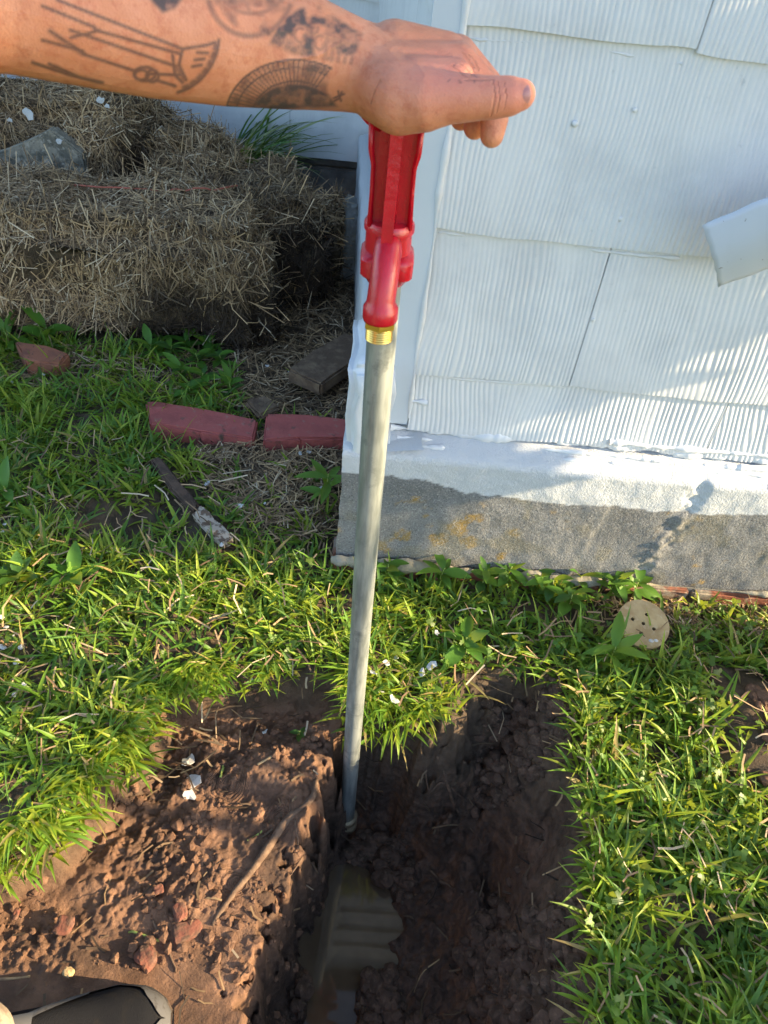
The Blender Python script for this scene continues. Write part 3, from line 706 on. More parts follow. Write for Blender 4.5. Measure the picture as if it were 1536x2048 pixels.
# ------------------------------------------------------------------ yard hydrant
def make_hydrant():
    T = Vector((.015, .690, .785)); B = Vector((.046, .705, -.47)); ax = (T - B).normalized()
    def at(z): return B + ax * ((z - B.z) / ax.z)
    root = thing('yard_hydrant', 'red topped yard hydrant on a galvanised pipe standing in the hole', 'hydrant', (B.x, B.y, -.50))
    def part(name, me, label=None):
        o = obj(name, me, root, label); o.location = (-B.x, -B.y, .50); return o
    def lathe(prof, mat, seg=28, name='casting', label=None, smooth=True, ngon=False):
        V, F = tube([at(z) for z, r in prof], [r for z, r in prof], seg); return part(name, mesh(V, F, mat, smooth), label)
    part('pipe', tubemesh([at(-.47 + k * .0695) for k in range(21)], .0163, M_galv, 32))
    lathe([(-.525, .019), (-.50, .02), (-.498, .024), (-.478, .024), (-.476, .021), (-.462, .021), (-.46, .0235), (-.448, .0235), (-.446, .018)], M_brassd, 24, 'pipe_coupling', 'muddy brass coupling at the foot of the pipe')
    Y0 = at(.85).y
    def zpx(py, Y=None): return float(ony(772, py, Y or Y0)[2])
    z_cb, z_ct, z_bt, z_yt, z_top = zpx(552), zpx(500), zpx(437), zpx(292), zpx(215)
    # lower collar (square with chamfered corners)
    V = []; F = []
    def ring(z, r, sq, n=32):
        c = at(z); out = []
        for k in range(n):
            a = 2 * math.pi * k / n + math.pi / 4
            m = max(abs(math.cos(a)), abs(math.sin(a))); rr = lerp(r, r / max(m, .80), sq)
            out.append(Vector((c.x + rr * math.cos(a), c.y + rr * math.sin(a), c.z)))
        return out
    def loft(rings, mat, name, smooth=True):
        V = [v for r in rings for v in r]; n = len(rings[0]); F = []
        for i in range(len(rings) - 1):
            for k in range(n): F.append([i * n + k, i * n + (k + 1) % n, (i + 1) * n + (k + 1) % n, (i + 1) * n + k])
        F.append(list(range(n))[::-1]); F.append([(len(rings) - 1) * n + k for k in range(n)])
        o = part(name, mesh(V, F, mat, smooth)); md = o.modifiers.new('e', 'EDGE_SPLIT'); md.split_angle = R_(38); return o
    h = z_ct - z_cb
    loft([ring(z_cb - .004, .0195, 0), ring(z_cb, .021, .2), ring(z_cb + h * .30, .0262, .9), ring(z_ct - .003, .0265, .9), ring(z_ct, .025, .8), ring(z_ct + .002, .0228, 0),
          ring(z_bt - .010, .0225, 0), ring(z_bt - .009, .0245, 0), ring(z_bt - .003, .0245, 0), ring(z_bt, .0225, 0), ring(z_bt + .001, .012, 0)], M_red, 'casting')
    # yoke: open channel, two cheeks and a back web, flared at the top
    for s in (-1, 1):
        bm = bmesh.new()
        rows = []
        for z, xo, th, dy in ((z_bt - .004, .0215, .005, .016), (z_bt + .03, .0205, .004, .014), (z_yt - .012, .0205, .004, .014), (z_yt, .0235, .005, .016), (z_top, .0245, .005, .017)):
            c = at(z); rows.append([bm.verts.new((c.x + s * (xo - a * th), c.y + b * dy, z)) for a, b in ((0, -1), (0, 1), (1, 1), (1, -1))])
        for a, b in zip(rows[:-1], rows[1:]):
            for k in range(4): bm.faces.new((a[k], a[(k + 1) % 4], b[(k + 1) % 4], b[k]))
        bm.faces.new(rows[0]); bm.faces.new(rows[-1]); bmesh.ops.recalc_face_normals(bm, faces=bm.faces)
        bmesh.ops.bevel(bm, geom=bm.edges[:], offset=.0012, segments=2, affect='EDGES')
        part('yoke_cheek', bmmesh(bm, M_red, True))
    bm = bmesh.new(); c0 = at(z_bt); c1 = at(z_top)
    vs = box_bm(bm, -.019, .019, -.009, .006, 0, 1)
    for v in vs: v.co = Vector((v.co.x, v.co.y, 0)) + c0.lerp(c1, v.co.z)
    part('yoke_web', bmmesh(bm, M_red))
    # plunger rod in the channel
    part('plunger_rod', tubemesh([at(z_bt - .01) + Vector((0, -.010, 0)), at(z_top) + Vector((0, -.010, 0))], .0055, M_red, 12))
    # link bar in front of the yoke
    c0 = at(z_top); c1 = at(zpx(505, Y0 - .03)); f0 = Vector((c0.x + .001, c0.y - .026, c0.z)); f1 = Vector((c1.x - .002, Y0 - .034, c1.z))
    bm = bmesh.new(); n = 24; rows = []
    for k in range(n + 1):
        p = f0.lerp(f1, k / n); e = .0004 * random.random()
        rows.append([bm.verts.new(p + Vector(d)) for d in ((-.0056, 0, 0), (.0050 + e, -.0008 - e, 0), (.0050 + e, .018, 0), (-.0056, .018, 0))])
    for a, b in zip(rows[:-1], rows[1:]):
        for k in range(4): bm.faces.new((a[k], a[(k + 1) % 4], b[(k + 1) % 4], b[k]))
    bm.faces.new(rows[0]); bm.faces.new(rows[-1])
    part('link_bar', bmmesh(bm, M_red))
    # spout
    s0 = Vector(ony(778, 470, Y0 - .012)); s1 = Vector(ony(776, 500, Y0 - .026)); s2 = Vector(ony(768, 560, Y0 - .042)); s3 = Vector(ony(762, 607, Y0 - .048)); s4 = Vector(ony(760, 640, Y0 - .049))
    dn = (s4 - s3).normalized()
    prof = [(s0, .012), (s1, .0135), (s2, .0138), (s3 - dn * .004, .0140), (s3, .0150), (s3 + dn * .003, .0172), (s4 - dn * .003, .0175), (s4, .0165)]
    part('spout', tubemesh([p for p, r in prof], [r for p, r in prof], M_red, 28))
    # brass hose adapter: hex then thread
    V, F = tube([s4, s4 + dn * .006], .0165, 6); part('hose_nut', mesh(V, F, M_brass, False), 'brass hex nut under the spout')
    pts = []; rad = []
    for k in range(25):
        pts.append(s4 + dn * (.006 + .0006 * k)); rad.append(.0138 if (k // 2) % 2 else .0128)
    part('hose_thread', tubemesh(pts, rad, M_brass, 24), 'threaded brass hose outlet')
    # lever handle under the palm
    c = at(z_top)
    part('handle', tubemesh([c + Vector((-.022, -.004, -.012)), c + Vector((-.012, -.004, .006)), c + Vector((.02, -.004, .012)), c + Vector((.055, .0, .010)), c + Vector((.085, .002, .002))], [.011, .013, .013, .0115, .010], M_red, 16))
    return at, z_top
hyd_at, hyd_top = make_hydrant()

# ------------------------------------------------------------------ person
def capsule(p, q, r0, r1, seg=18, flat=None):
    p = Vector(p); q = Vector(q); d = q - p; l = d.length; t = d / max(l, 1e-6)
    pts = []; rad = []
    for k in range(6):
        a = math.pi / 2 * (1 - k / 6); pts.append(p - t * r0 * math.sin(a)); rad.append(max(r0 * math.cos(a), r0 * .02))
    for k in range(7): pts.append(p + d * k / 6); rad.append(lerp(r0, r1, k / 6))
    for k in range(1, 7):
        a = math.pi / 2 * k / 6; pts.append(q + t * r1 * math.sin(a)); rad.append(max(r1 * math.cos(a), r1 * .02))
    return tube(pts, rad, seg)
def ellipsoid(c, r, seg=20):
    V = []; F = []; n = seg // 2
    bm = bmesh.new(); bmesh.ops.create_uvsphere(bm, u_segments=seg, v_segments=n, radius=1)
    bm.verts.ensure_lookup_table(); V = [Vector((v.co.x * r[0], v.co.y * r[1], v.co.z * r[2])) + Vector(c) for v in bm.verts]; F = [[v.index for v in f.verts] for f in bm.faces]; bm.free()
    return V, F
def remesh(parts, voxel, smooth, factor=.5):
    V, F = merge(parts); me = mesh(V, F, None, True); o = bpy.data.objects.new('tmp', me); COL.objects.link(o)
    m = o.modifiers.new('r', 'REMESH'); m.mode = 'VOXEL'; m.voxel_size = voxel
    s = o.modifiers.new('s', 'SMOOTH'); s.iterations = smooth; s.factor = factor
    dg = bpy.context.evaluated_depsgraph_get(); dg.update(); e = o.evaluated_get(dg).to_mesh()
    n = len(e.vertices); co = np.empty(n * 3, np.float32); e.vertices.foreach_get('co', co)
    fl = [list(p.vertices) for p in e.polygons]; o.evaluated_get(dg).to_mesh_clear(); bpy.data.objects.remove(o)
    return co.reshape(-1, 3), fl
def make_person():
    A = onax
    chain = [(690, 128, .572, .0340), (600, 104, .560, .0400), (450, 80, .540, .0440), (300, 54, .520, .0455), (0, -6, .478, .0445), (-220, -28, .440, .043)]
    parts = []
    fp = [(A(a, b, c), r) for a, b, c, r in chain]
    for (p, r), (q, s) in zip(fp[:-1], fp[1:]): parts.append(capsule(p, q, r, s, 28))
    elbow = fp[-1][0]; SH = np.array([-.45, .27, 1.26])
    parts.append(capsule(elbow, lerp(elbow, SH, .45), .043, .050, 24)); parts.append(capsule(lerp(elbow, SH, .45), SH, .050, .060, 24))
    W = A(735, 140, .575)
    def cap(a, b, seg=18): parts.append(capsule(A(*a[:3]), A(*b[:3]), a[3], b[3], seg))
    wrist = (690, 128, .572, .0335); w1 = (745, 148, .572, .0300); w2_ = (745, 128, .594, .0285)
    cap(wrist, w1); cap(wrist, w2_)
    ib, mb, rb, pb = (775, 158, .568, .027), (775, 140, .585, .026), (770, 132, .603, .024), (765, 128, .618, .022)
    mcp = [(912, 136, .572, .0182), (914, 116, .596, .0172), (896, 108, .618, .0160), (868, 106, .636, .0145)]
    for b_, m_ in zip((ib, mb, rb, pb), mcp): cap(w1, b_); cap(w2_, b_); cap(b_, m_)
    for a, b in zip(mcp[:-1], mcp[1:]): cap(a, b)
    # fill of the palm and thenar
    cap((800, 175, .575, .027), (895, 165, .585, .021)); cap((790, 128, .582, .031), (885, 128, .584, .0235)); cap((885, 128, .584, .0225), (912, 136, .574, .0182)); cap((760, 165, .57, .029), (800, 196, .556, .0265))
    cap((800, 196, .556, .0265), (850, 200, .548, .0225)); cap((850, 200, .548, .0225), (900, 197, .543, .0180))
    cap((830, 180, .556, .024), (905, 165, .560, .0175))
    # thumb
    cap((900, 197, .543, .0180), (978, 196, .538, .0146)); cap((978, 196, .538, .0150), (1018, 193, .536, .0138)); cap((1018, 193, .536, .0138), (1041, 190, .535, .0112))
    # fingers curling over the handle
    for pts in ([mcp[0], (972, 182, .586, .0140), (989, 238, .598, .0120), (984, 270, .600, .0102)],
                [mcp[1], (972, 172, .614, .0140), (962, 228, .624, .0118), (950, 254, .622, .0104)],
                [mcp[2], (950, 165, .638, .0132), (935, 215, .645, .0112), (922, 238, .642, .0098)],
                [mcp[3], (922, 155, .655, .0118), (910, 198, .660, .0100), (900, 218, .657, .0088)]):
        for a, b in zip(pts[:-1], pts[1:]): cap(a, b)
    co, F = remesh(parts, .0012, 18, .5)
    # rest of the body (under clothes mostly), coarser
    hip = np.array([-.47, .06, .72]); neck = np.array([-.44, .07, 1.38]); head = np.array([-.40, .08, 1.53])
    SR = np.array([-.45, -.13, 1.26])
    bp = [capsule(SH, SR, .062, .062), capsule((-.46, .12, 1.2), (-.47, .10, .80), .12, .115), capsule((-.46, .0, 1.2), (-.47, .02, .80), .12, .115),
          capsule(neck - np.array([0, 0, .06]), head, .055, .055), ellipsoid(head + np.array([-.01, 0, .03]), (.098, .077, .115)), ellipsoid(head + np.array([.035, 0, -.03]), (.055, .052, .075)),
          capsule(head + np.array([.083, 0, .025]), head + np.array([.100, 0, -.008]), .010, .014),
          capsule(head + np.array([.072, -.02, -.045]), head + np.array([.072, .02, -.045]), .012, .012)]
    for s in (-1, 1): bp.append(ellipsoid(head + np.array([-.012, s * .078, .01]), (.02, .010, .032)))
    el = np.array([-.40, -.20, 1.0]); wr = np.array([-.24, -.18, .82])
    bp += [capsule(SR, el, .055, .043), capsule(el, wr, .043, .03), capsule(wr, wr + np.array([.06, 0, -.055]), .033, .034)]
    for k, off in enumerate((-.026, -.009, .009, .026)):
        a = wr + np.array([.075, off, -.07]); m_ = a + np.array([.030, 0, -.035]); bp += [capsule(a, m_, .011, .010), capsule(m_, m_ + np.array([-.005, 0, -.03]), .010, .0085)]
    bp += [capsule(wr + np.array([.03, .025, -.02]), wr + np.array([.07, .045, -.05]), .013, .011)]
    AL = np.array([-.452, FOOT[1] - .078, -.06]); AR = np.array([-.45, -.06, -.06])
    for an, s in ((AL, 1), (AR, -1)):
        hp_ = hip + np.array([0, s * .085, 0]); kn = lerp(hp_, an, .5) + np.array([.03, 0, 0])
        bp += [capsule(hp_, kn, .085, .058), capsule(kn, an, .056, .038)]
    co2, F2 = remesh(bp, .006, 4)
    n1 = len(co); V = np.concatenate([co, co2]); F = F + [[i + n1 for i in f] for f in F2]
    # ---- tattoos: ink on the skin of the forearm (vertex amount)
    q = (co - CAM) @ CR.T; px = 768 + FPX * q[:, 0] / q[:, 2]; py = 1024 - FPX * q[:, 1] / q[:, 2]
    ink = np.zeros(n1); warm = np.zeros(n1)
    # only the side of the limb towards the thumb carries these drawings
    axp = np.array([f_[0] for f_ in fp]); tt = np.interp(px, [-220, 0, 300, 450, 600, 690], [5, 4, 3, 2, 1, 0])
    i0 = np.clip(np.floor(tt).astype(int), 0, 4); fr = (tt - i0)[:, None]; cen = axp[i0] * (1 - fr) + axp[i0 + 1] * fr
    facing = ((co - cen) * (CAM - cen)).sum(1) > 0
    def stroke(pl, wpx, a, jit=0):
        nonlocal ink
        P = np.array(pl, float)
        for u, v in zip(P[:-1], P[1:]):
            e = v - u; t = np.clip(((px - u[0]) * e[0] + (py - u[1]) * e[1]) / (e @ e), 0, 1)
            d = np.hypot(px - u[0] - t * e[0], py - u[1] - t * e[1]); ink = np.maximum(ink, a * facing * (1 - sstep(wpx * .2, wpx * 1.9, d)))
    def arc(cx, cy, rx, ry, a0, a1, n=14, rot=0):
        t = np.radians(np.linspace(a0, a1, n)); c, s = math.cos(R_(rot)), math.sin(R_(rot)); x = rx * np.cos(t); y = ry * np.sin(t)
        return list(zip(cx + c * x - s * y, cy + s * x + c * y))
    def patch(poly, a, fz=.35, seed=0, sc=.05):
        nonlocal ink
        s = polysd(px, py, [np.array(p, float) for p in poly]); n = fbm(px * sc, py * sc, 3, 400 + seed)
        ink = np.maximum(ink, facing * sstep(-4, 8, s) * np.clip(a + fz * n * 2, 0, .95))
    lw = 3.3
    for pl in ([(85, 12), (190, 55)], [(115, 0), (365, 98)], [(365, 98), (415, 90), (430, 85)], [(140, 60), (350, 132)], [(190, 60), (362, 108)], [(100, 62), (170, 108)], [(84, 80), (165, 102)], [(165, 108), (270, 142)],
               [(345, 110), (350, 150), (365, 165)], [(365, 98), (358, 130), (372, 160)], [(300, 148), (362, 150)], [(312, 160), (350, 172)], [(65, 125), (140, 150), (205, 165)], [(98, 128), (160, 155), (200, 165)], [(142, 75), (180, 66), (198, 60)],
               arc(330, 70, 108, 118, 5, 76), [(390, 120), (408, 118)], [(395, 105), (415, 106)], [(385, 133), (403, 130)], arc(290, 148, 22, 14, 0, 360), arc(283, 150, 14, 10, 0, 360), arc(305, 152, 12, 12, 0, 360)):
        stroke(pl, lw, .76)
    stroke([(100, 62), (165, 108)], 5, .55)
    stroke([(352, 132), (368, 160)], 4, .6)
    for k in range(7):
        a = arc(330, 70, 104, 114, 10 + 9 * k, 14 + 9 * k, 3); stroke(a, 5.5, .7)
    # shell shaped fan
    fx, fy = 590, 232
    patch(arc(fx, fy, 138, 112, 184, 300) + [(655, 206)], .55, .30, 3, .045)
    for k in range(26):
        t = R_(186 + 4.6 * k); r1, r2 = (.55, 1.0)
        stroke([(fx + 138 * r1 * math.cos(t), fy + 112 * r1 * math.sin(t)), (fx + 138 * r2 * math.cos(t), fy + 112 * r2 * math.sin(t))], 1.7, .85)
    for rr in (1.0, .86, .62): stroke(arc(fx, fy, 138 * rr, 112 * rr, 184, 302, 26), 2.2, .9)
    patch(arc(fx, fy, 90, 68, 184, 345), .85, .3, 5, .06)
    patch([(610, 170), (628, 150), (640, 185), (660, 200), (640, 212), (600, 205)], .8, .25, 6)
    for pl in ([(668, 196), (688, 188)], [(676, 182), (682, 202)], [(665, 204), (676, 198)], [(684, 184), (680, 192)]): stroke(pl, 2, .8)
    # grey shaded picture above
    patch([(300, 2), (325, 28), (350, 20), (372, -10), (300, -30)], .72, .4, 7)
    patch([(415, -30), (430, 20), (470, 55), (540, 75), (580, 40), (600, -30)], .22, .6, 8, .03)
    stroke(arc(500, -20, 85, 92, 20, 165, 18), 5, .55); stroke(arc(505, -15, 60, 42, 10, 170, 16), 4, .45); stroke([(480, -20), (500, 25), (525, 30)], 4, .35)
    patch([(560, 40), (600, 15), (640, 10), (700, 50), (728, 68), (715, 105), (690, 120), (650, 122), (600, 115), (535, 92)], .50, .6, 9, .05)
    for k in range(5): stroke([(655 + 14 * k, 70 + 3 * k), (650 + 13 * k, 118 + 2 * k)], 4, .45)
    for cxx, cyy in ((600, 70), (625, 55), (640, 85), (612, 92)): stroke(arc(cxx, cyy, 11, 14, 0, 300), 3, .5)
    ink = ink * (px < 735)
    redd = np.exp(-(((px - 900) / 110) ** 2 + ((py - 150) / 70) ** 2)) * (px > 700) + .8 * np.exp(-(((px - 1040) / 50) ** 2 + ((py - 190) / 50) ** 2))
    cre = np.zeros(n1)
    for pl, wd in (([(985, 160), (990, 195), (982, 232)], 1.6), ([(995, 163), (999, 195), (993, 225)], 1.4), ([(905, 130), (925, 150), (940, 158)], 1.6), ([(920, 128), (935, 138), (944, 152)], 1.4), ([(930, 160), (985, 160)], 1.6), ([(760, 160), (748, 185), (742, 205)], 1.3), ([(938, 108), (950, 122), (957, 138)], 1.3), ([(925, 105), (938, 120), (946, 136)], 1.2), ([(1008, 165), (1012, 190), (1006, 220)], 1.0)):
        P = np.array(pl, float)
        for u, v in zip(P[:-1], P[1:]):
            e = v - u; t = np.clip(((px - u[0]) * e[0] + (py - u[1]) * e[1]) / (e @ e), 0, 1); d = np.hypot(px - u[0] - t * e[0], py - u[1] - t * e[1]); cre = np.maximum(cre, 1 - sstep(wd * .5, wd * 1.6, d))
    vein = np.zeros(n1)
    for pl, wd in (([(745, 100), (800, 92), (850, 98), (905, 112)], 6), ([(760, 128), (830, 122), (900, 132)], 7), ([(800, 100), (830, 122), (850, 150)], 4), ([(745, 100), (690, 80), (620, 62), (540, 60)], 5), ([(690, 80), (640, 110), (560, 125)], 4), ([(905, 128), (940, 128), (968, 165)], 6)):
        P = np.array(pl, float)
        for u, v in zip(P[:-1], P[1:]):
            e = v - u; t = np.clip(((px - u[0]) * e[0] + (py - u[1]) * e[1]) / (e @ e), 0, 1); d = np.hypot(px - u[0] - t * e[0], py - u[1] - t * e[1]); vein = np.maximum(vein, np.exp(-(d / wd) ** 2) * facing)
    for k in range(9):
        x0, y0_ = 925 + random.uniform(-28, 28), 150 + random.uniform(-25, 12); stroke([(x0, y0_), (x0 + random.uniform(-6, 6), y0_ + random.uniform(2, 6))], random.uniform(1.2, 2.2), .45)
    pad = np.zeros(len(co2))
    m, t, b = newmat('skin'); tc = nd(t, 'ShaderNodeTexCoord').outputs['Object']
    ai = nd(t, 'ShaderNodeAttribute'); ai.attribute_name = 'ink'; ar_ = nd(t, 'ShaderNodeAttribute'); ar_.attribute_name = 'flush'; ac_ = nd(t, 'ShaderNodeAttribute'); ac_.attribute_name = 'crease'
    c = mixc(t, noise_fac(t, 30, 5, .6, .35, .65, tc), (.53, .215, .115), (.61, .275, .165))
    c = mixc(t, noise_fac(t, 130, 3, .6, .5, .75, tc), c, (.47, .165, .09))
    c = mixc(t, mathn(t, 'MULTIPLY', ar_.outputs['Fac'], .75), c, (.61, .225, .17))
    c = mixc(t, mathn(t, 'MULTIPLY', ac_.outputs['Fac'], .22), c, (.30, .10, .06))
    c = mixc(t, ai.outputs['Fac'], c, (.055, .048, .052)); L(t, c, b.inputs['Base Color'])
    b.inputs['Roughness'].default_value = .5; b.inputs['Specular IOR Level'].default_value = .35
    b.inputs['Subsurface Weight'].default_value = .12; b.inputs['Subsurface Radius'].default_value = (.008, .003, .0015); b.inputs['Subsurface Scale'].default_value = 1.0
    p = bump(t, b, noise_fac(t, 620, 3, .6, 0, 1, tc, 'v'), .30, .0010)
    p = bump(t, b, noise_fac(t, 60, 4, .6, 0, 1, tc), .25, .003, p)
    p = bump(t, b, mathn(t, 'SUBTRACT', 1.0, ac_.outputs['Fac']), .6, .0015, p)
    av_ = nd(t, 'ShaderNodeAttribute'); av_.attribute_name = 'vein'; bump(t, b, av_.outputs['Fac'], .28, .002, p)
    base = np.array([-.45, .10, -.165])
    root = thing('person', 'person with tattooed bare arm, hand on the red hydrant, khaki trousers and dark shoe', 'person', base)
    def part(name, me, label=None):
        o = obj(name, me, root, label); o.location = -Vector(base); return o
    body = part('body', mesh(V, F, m, True, attrs=dict(ink=np.concatenate([ink, pad]), flush=np.concatenate([redd, pad]), crease=np.concatenate([cre, pad]), vein=np.concatenate([vein, pad]))))
    # thumb nail
    M_nail = M('fingernail', (.42, .20, .18), .3, [(200, (.34, .15, .15), .45, .65)])
    c = A(1039, 190, .535); toc = CAM - c; toc /= np.linalg.norm(toc); xa = A(1041, 190, .535) - A(978, 196, .538); xa -= toc * (xa @ toc); xa /= np.linalg.norm(xa); ya = np.cross(toc, xa)
    V2, F2_ = ellipsoid((0, 0, 0), (1, 1, 1), 24); V2 = np.array([list(v) for v in V2])
    nz = (toc * 1.0 + xa * .12); nz /= np.linalg.norm(nz); xb = xa - nz * (xa @ nz); xb /= np.linalg.norm(xb); yb = np.cross(nz, xb)
    sq = np.sign(V2) * np.abs(V2) ** .85
    P = c + nz * .0094 + xb * (sq[:, :1] * .0072) + yb * (sq[:, 1:2] * .0080) + nz * (V2[:, 2:3] * .0016 - (sq[:, 1:2] ** 2) * .0034)
    part('fingernail', mesh(P, F2_, M_nail, True))
    for e, s in ((1, 1), (-1, -1)):
        V3, F3 = ellipsoid(head + np.array([.082, e * .031, .02]), (.010, .013, .010)); part('eye', mesh(V3, F3, M_refl, True))
    co3, F3 = remesh([ellipsoid(head + np.array([-.022, 0, .05]), (.10, .085, .108))], .008, 3); part('hair', mesh(co3, F3, M('hair', (.05, .03, .02), .7, [], [(200, .8, .004)]), True))
    # clothes
    sp_ = [capsule(SH + np.array([0, .0, 0]), SR, .075, .075), capsule((-.46, .12, 1.2), (-.47, .10, .76), .135, .135), capsule((-.46, .0, 1.2), (-.47, .02, .76), .135, .135),
           capsule(SH, lerp(SH, elbow, .42), .075, .072), capsule(SR, lerp(SR, el, .6), .072, .066)]
    co3, F3 = remesh(sp_, .008, 4); part('shirt', mesh(co3, F3, M_shirt, True))
    tp_ = [capsule(hip + np.array([0, .08, .06]), hip + np.array([0, -.06, .06]), .125, .125)]
    for an, s in ((AL, 1), (AR, -1)):
        hp_ = hip + np.array([0, s * .085, 0]); kn = lerp(hp_, an, .5) + np.array([.03, 0, 0])
        tp_ += [capsule(hp_, kn, .105, .080), capsule(kn, an + np.array([.0, 0, .03]), .078, .068)]
    co3, F3 = remesh(tp_, .007, 4); co3 = co3 + (.012 * fbm(co3[:, 0] * 16 + co3[:, 1] * 9, co3[:, 2] * 22, 3, 70))[:, None] * np.array([1, 1, .2]); part('trousers', mesh(co3, F3, M_khaki, True))
    # shoes, lofted along the foot (s from heel to toe)
    def shoe(y0, xh, sgn, yaw=0):
        Ls = .295; ns = 30; na = 26; z0 = -.163; cy_, sy_ = math.cos(R_(yaw)), math.sin(R_(yaw)); tx = xh + Ls
        def T(V):
            V = np.array(V, float); dx = V[:, 0] - tx; dy = V[:, 1] - y0; V[:, 0] = tx + cy_ * dx - sy_ * dy; V[:, 1] = y0 + sy_ * dx + cy_ * dy; return V
        def sec(s):
            wl = np.interp(s, [0, .06, .2, .4, .6, .75, .88, .96, 1], [.018, .034, .038, .038, .046, .053, .046, .030, .010])
            ht = np.interp(s, [0, .06, .25, .42, .55, .68, .8, .9, .97, 1], [.05, .09, .098, .092, .077, .064, .057, .048, .032, .016])
            return wl, ht
        def loft(s0, s1, zlo, off, amin, amax, mat, name, nn=ns, par=None, label=None):
            V = []
            for i in range(nn):
                s = lerp(s0, s1, i / (nn - 1)); wl, ht = sec(s)
                a0 = amin(s) if callable(amin) else amin; a1 = amax(s) if callable(amax) else amax
                for k in range(na):
                    a = lerp(a0, a1, k / (na - 1)); c, sn_ = math.cos(a), math.sin(a)
                    yy = (wl + off) * np.sign(c) * abs(c) ** .75; zz = (ht + off) * max(0, np.sign(sn_) * abs(sn_) ** .8) if sn_ > 0 else 0
                    V.append((xh + s * Ls + (off if s > .9 else 0), y0 + yy + sgn * .006 * math.sin(s * 3), z0 + zlo + zz))
            o = part(name, mesh(T(V), gridfaces(nn, na), mat, True), label)
            if par is not None: o.parent = par; o.location = (0, 0, 0)
            return o
        up = loft(0, 1, .016, 0, 0, math.pi, M_mesh, 'shoe', label='dark grey work shoe with lighter toe guard')
        V = []
        for i in range(ns):
            s = i / (ns - 1); wl, ht = sec(s)
            for yy, zz in ((0, 0), (wl + .003, 0), (wl + .006, .008), (wl + .005, .022), (wl - .002, .026), (-wl + .002, .026), (-wl - .005, .022), (-wl - .006, .008), (-wl - .003, 0), (0, 0)):
                V.append((xh - .003 + s * (Ls + .007), y0 + yy + sgn * .006 * math.sin(s * 3), z0 + zz))
        o = part('sole', mesh(T(V), gridfaces(ns, 10), M_sole, False)); o.parent = up; o.location = (0, 0, 0)
        # mudguard: low band both sides, all over the toe tip
        loft(.50, 1.0, .016, .0028, 0, lambda s: lerp(.50, math.pi / 2, sstep(.84, .97, s)), M_rubber, 'toe_guard', 26, up)
        loft(.50, 1.0, .016, .0028, lambda s: math.pi - lerp(.50, math.pi / 2, sstep(.84, .97, s)), math.pi, M_rubber, 'toe_guard', 26, up)
        loft(.0, .2, .016, .0025, 0, math.pi, M_rubber, 'heel_guard', 12, up)
        for sg in (0, 1):   # slanting overlay straps running up from the guard to the eyelets
            f0 = (lambda s: lerp(1.2, .50, (s - .36) / .26)) if sg == 0 else (lambda s: math.pi - lerp(1.2, .50, (s - .36) / .26) - .26)
            loft(.36, .62, .016, .0036, f0, (lambda s, f0=f0: f0(s) + .26), M_rubber, 'overlay_strap', 14, up)
        loft(.16, .40, .016, .004, 1.18, math.pi - 1.18, M_lace, 'tongue', 10, up)
        for k in range(4):
            s = .20 + .05 * k; wl, ht = sec(s); pts = [(xh + s * Ls, y0 + .020 * math.cos(a), z0 + .016 + ht * .95 + .006 * math.sin(a)) for a in np.linspace(.15, math.pi - .15, 9)]
            o = part('lace', tubemesh(T(pts), .0028, M_lace, 6)); o.parent = up; o.location = (0, 0, 0)
        wl, ht = sec(.80)
        pts = [(xh + (.755 + .016 * k) * Ls, y0 + .047 - .0006 * k * k, z0 + .047) for k in range(5)]
        o = part('reflective_tab', tubemesh(T(pts), .0014, M_refl, 6)); o.parent = up; o.location = (0, 0, 0)
    xt = float(onz(346, 2010, -.14)[0])
    shoe(FOOT[1] + .006, xt - .295, 1, 12); shoe(-.07, xt - .33, -1, 8)
make_person()

# ------------------------------------------------------------------ unseen shrubs and a tree, added on the sunny side to cast shade
def sun_blocker(x, y, z0, z1, rx, ry, n, label, size=.045, name='sun_blocker'):
    root = thing(name, label, 'sun_blocker', (x, y, G0), 0, None)
    zc_ = (z0 + z1) / 2; rz = (z1 - z0) / 2
    u = rng.normal(size=(n, 3)); u /= np.linalg.norm(u, axis=1, keepdims=True); u *= (rng.random((n, 1)) ** .4)
    P = u * np.array([rx, ry, rz]) + np.array([0, 0, zc_ - G0])
    D = rng.normal(size=(n, 3)); D /= np.linalg.norm(D, axis=1, keepdims=True); sd = np.cross(D, rng.normal(size=(n, 3))); sd /= np.linalg.norm(sd, axis=1, keepdims=True)
    t = np.array([-.5, -.15, .2, .5]); pts = P[:, None] + D[:, None] * t[None, :, None] * size * 1.6
    wd = np.array([.08, .5, .4, .03])[None] * size * rng.uniform(.7, 1.2, (n, 1))
    col = np.array([.05, .12, .02]) * rng.uniform(.6, 1.5, (n, 1)) + np.array([.03, .02, 0]) * rng.random((n, 1))
    obj('leaves', ribbons(pts, np.repeat(sd[:, None], 4, 1), wd, col, M_leaf, .15), root, kind='stuff')
    for k in range(5):
        a = 2 * math.pi * k / 5 + .3; e = Vector((rx * .5 * math.cos(a), ry * .5 * math.sin(a), zc_ - G0 + rz * .4))
        obj('stem', tubemesh([(.02 * math.cos(a), .02 * math.sin(a), -.05), e * .5 + Vector((0, 0, .05)), e], [.012, .009, .004], M_bark, 8), root)
sun_blocker(1.75, .80, .74, 2.1, .35, .22, 2600, 'tall leafy bush added out of view to shade the wall and left grass')
sun_blocker(1.75, .30, 1.42, 2.3, .30, .42, 1500, 'airy tree crown added out of view to shade the arm and hand', name='sun_blocker_tree')  # crown added only to keep direct sun off the arm
sun_blocker(1.75, .76, .16, .50, .20, .10, 900, 'low bush added out of view to shade the back of the hole')
sun_blocker(1.55, .10, .10, .40, .22, .15, 900, 'low bush added out of view to shade the near grass on the right')

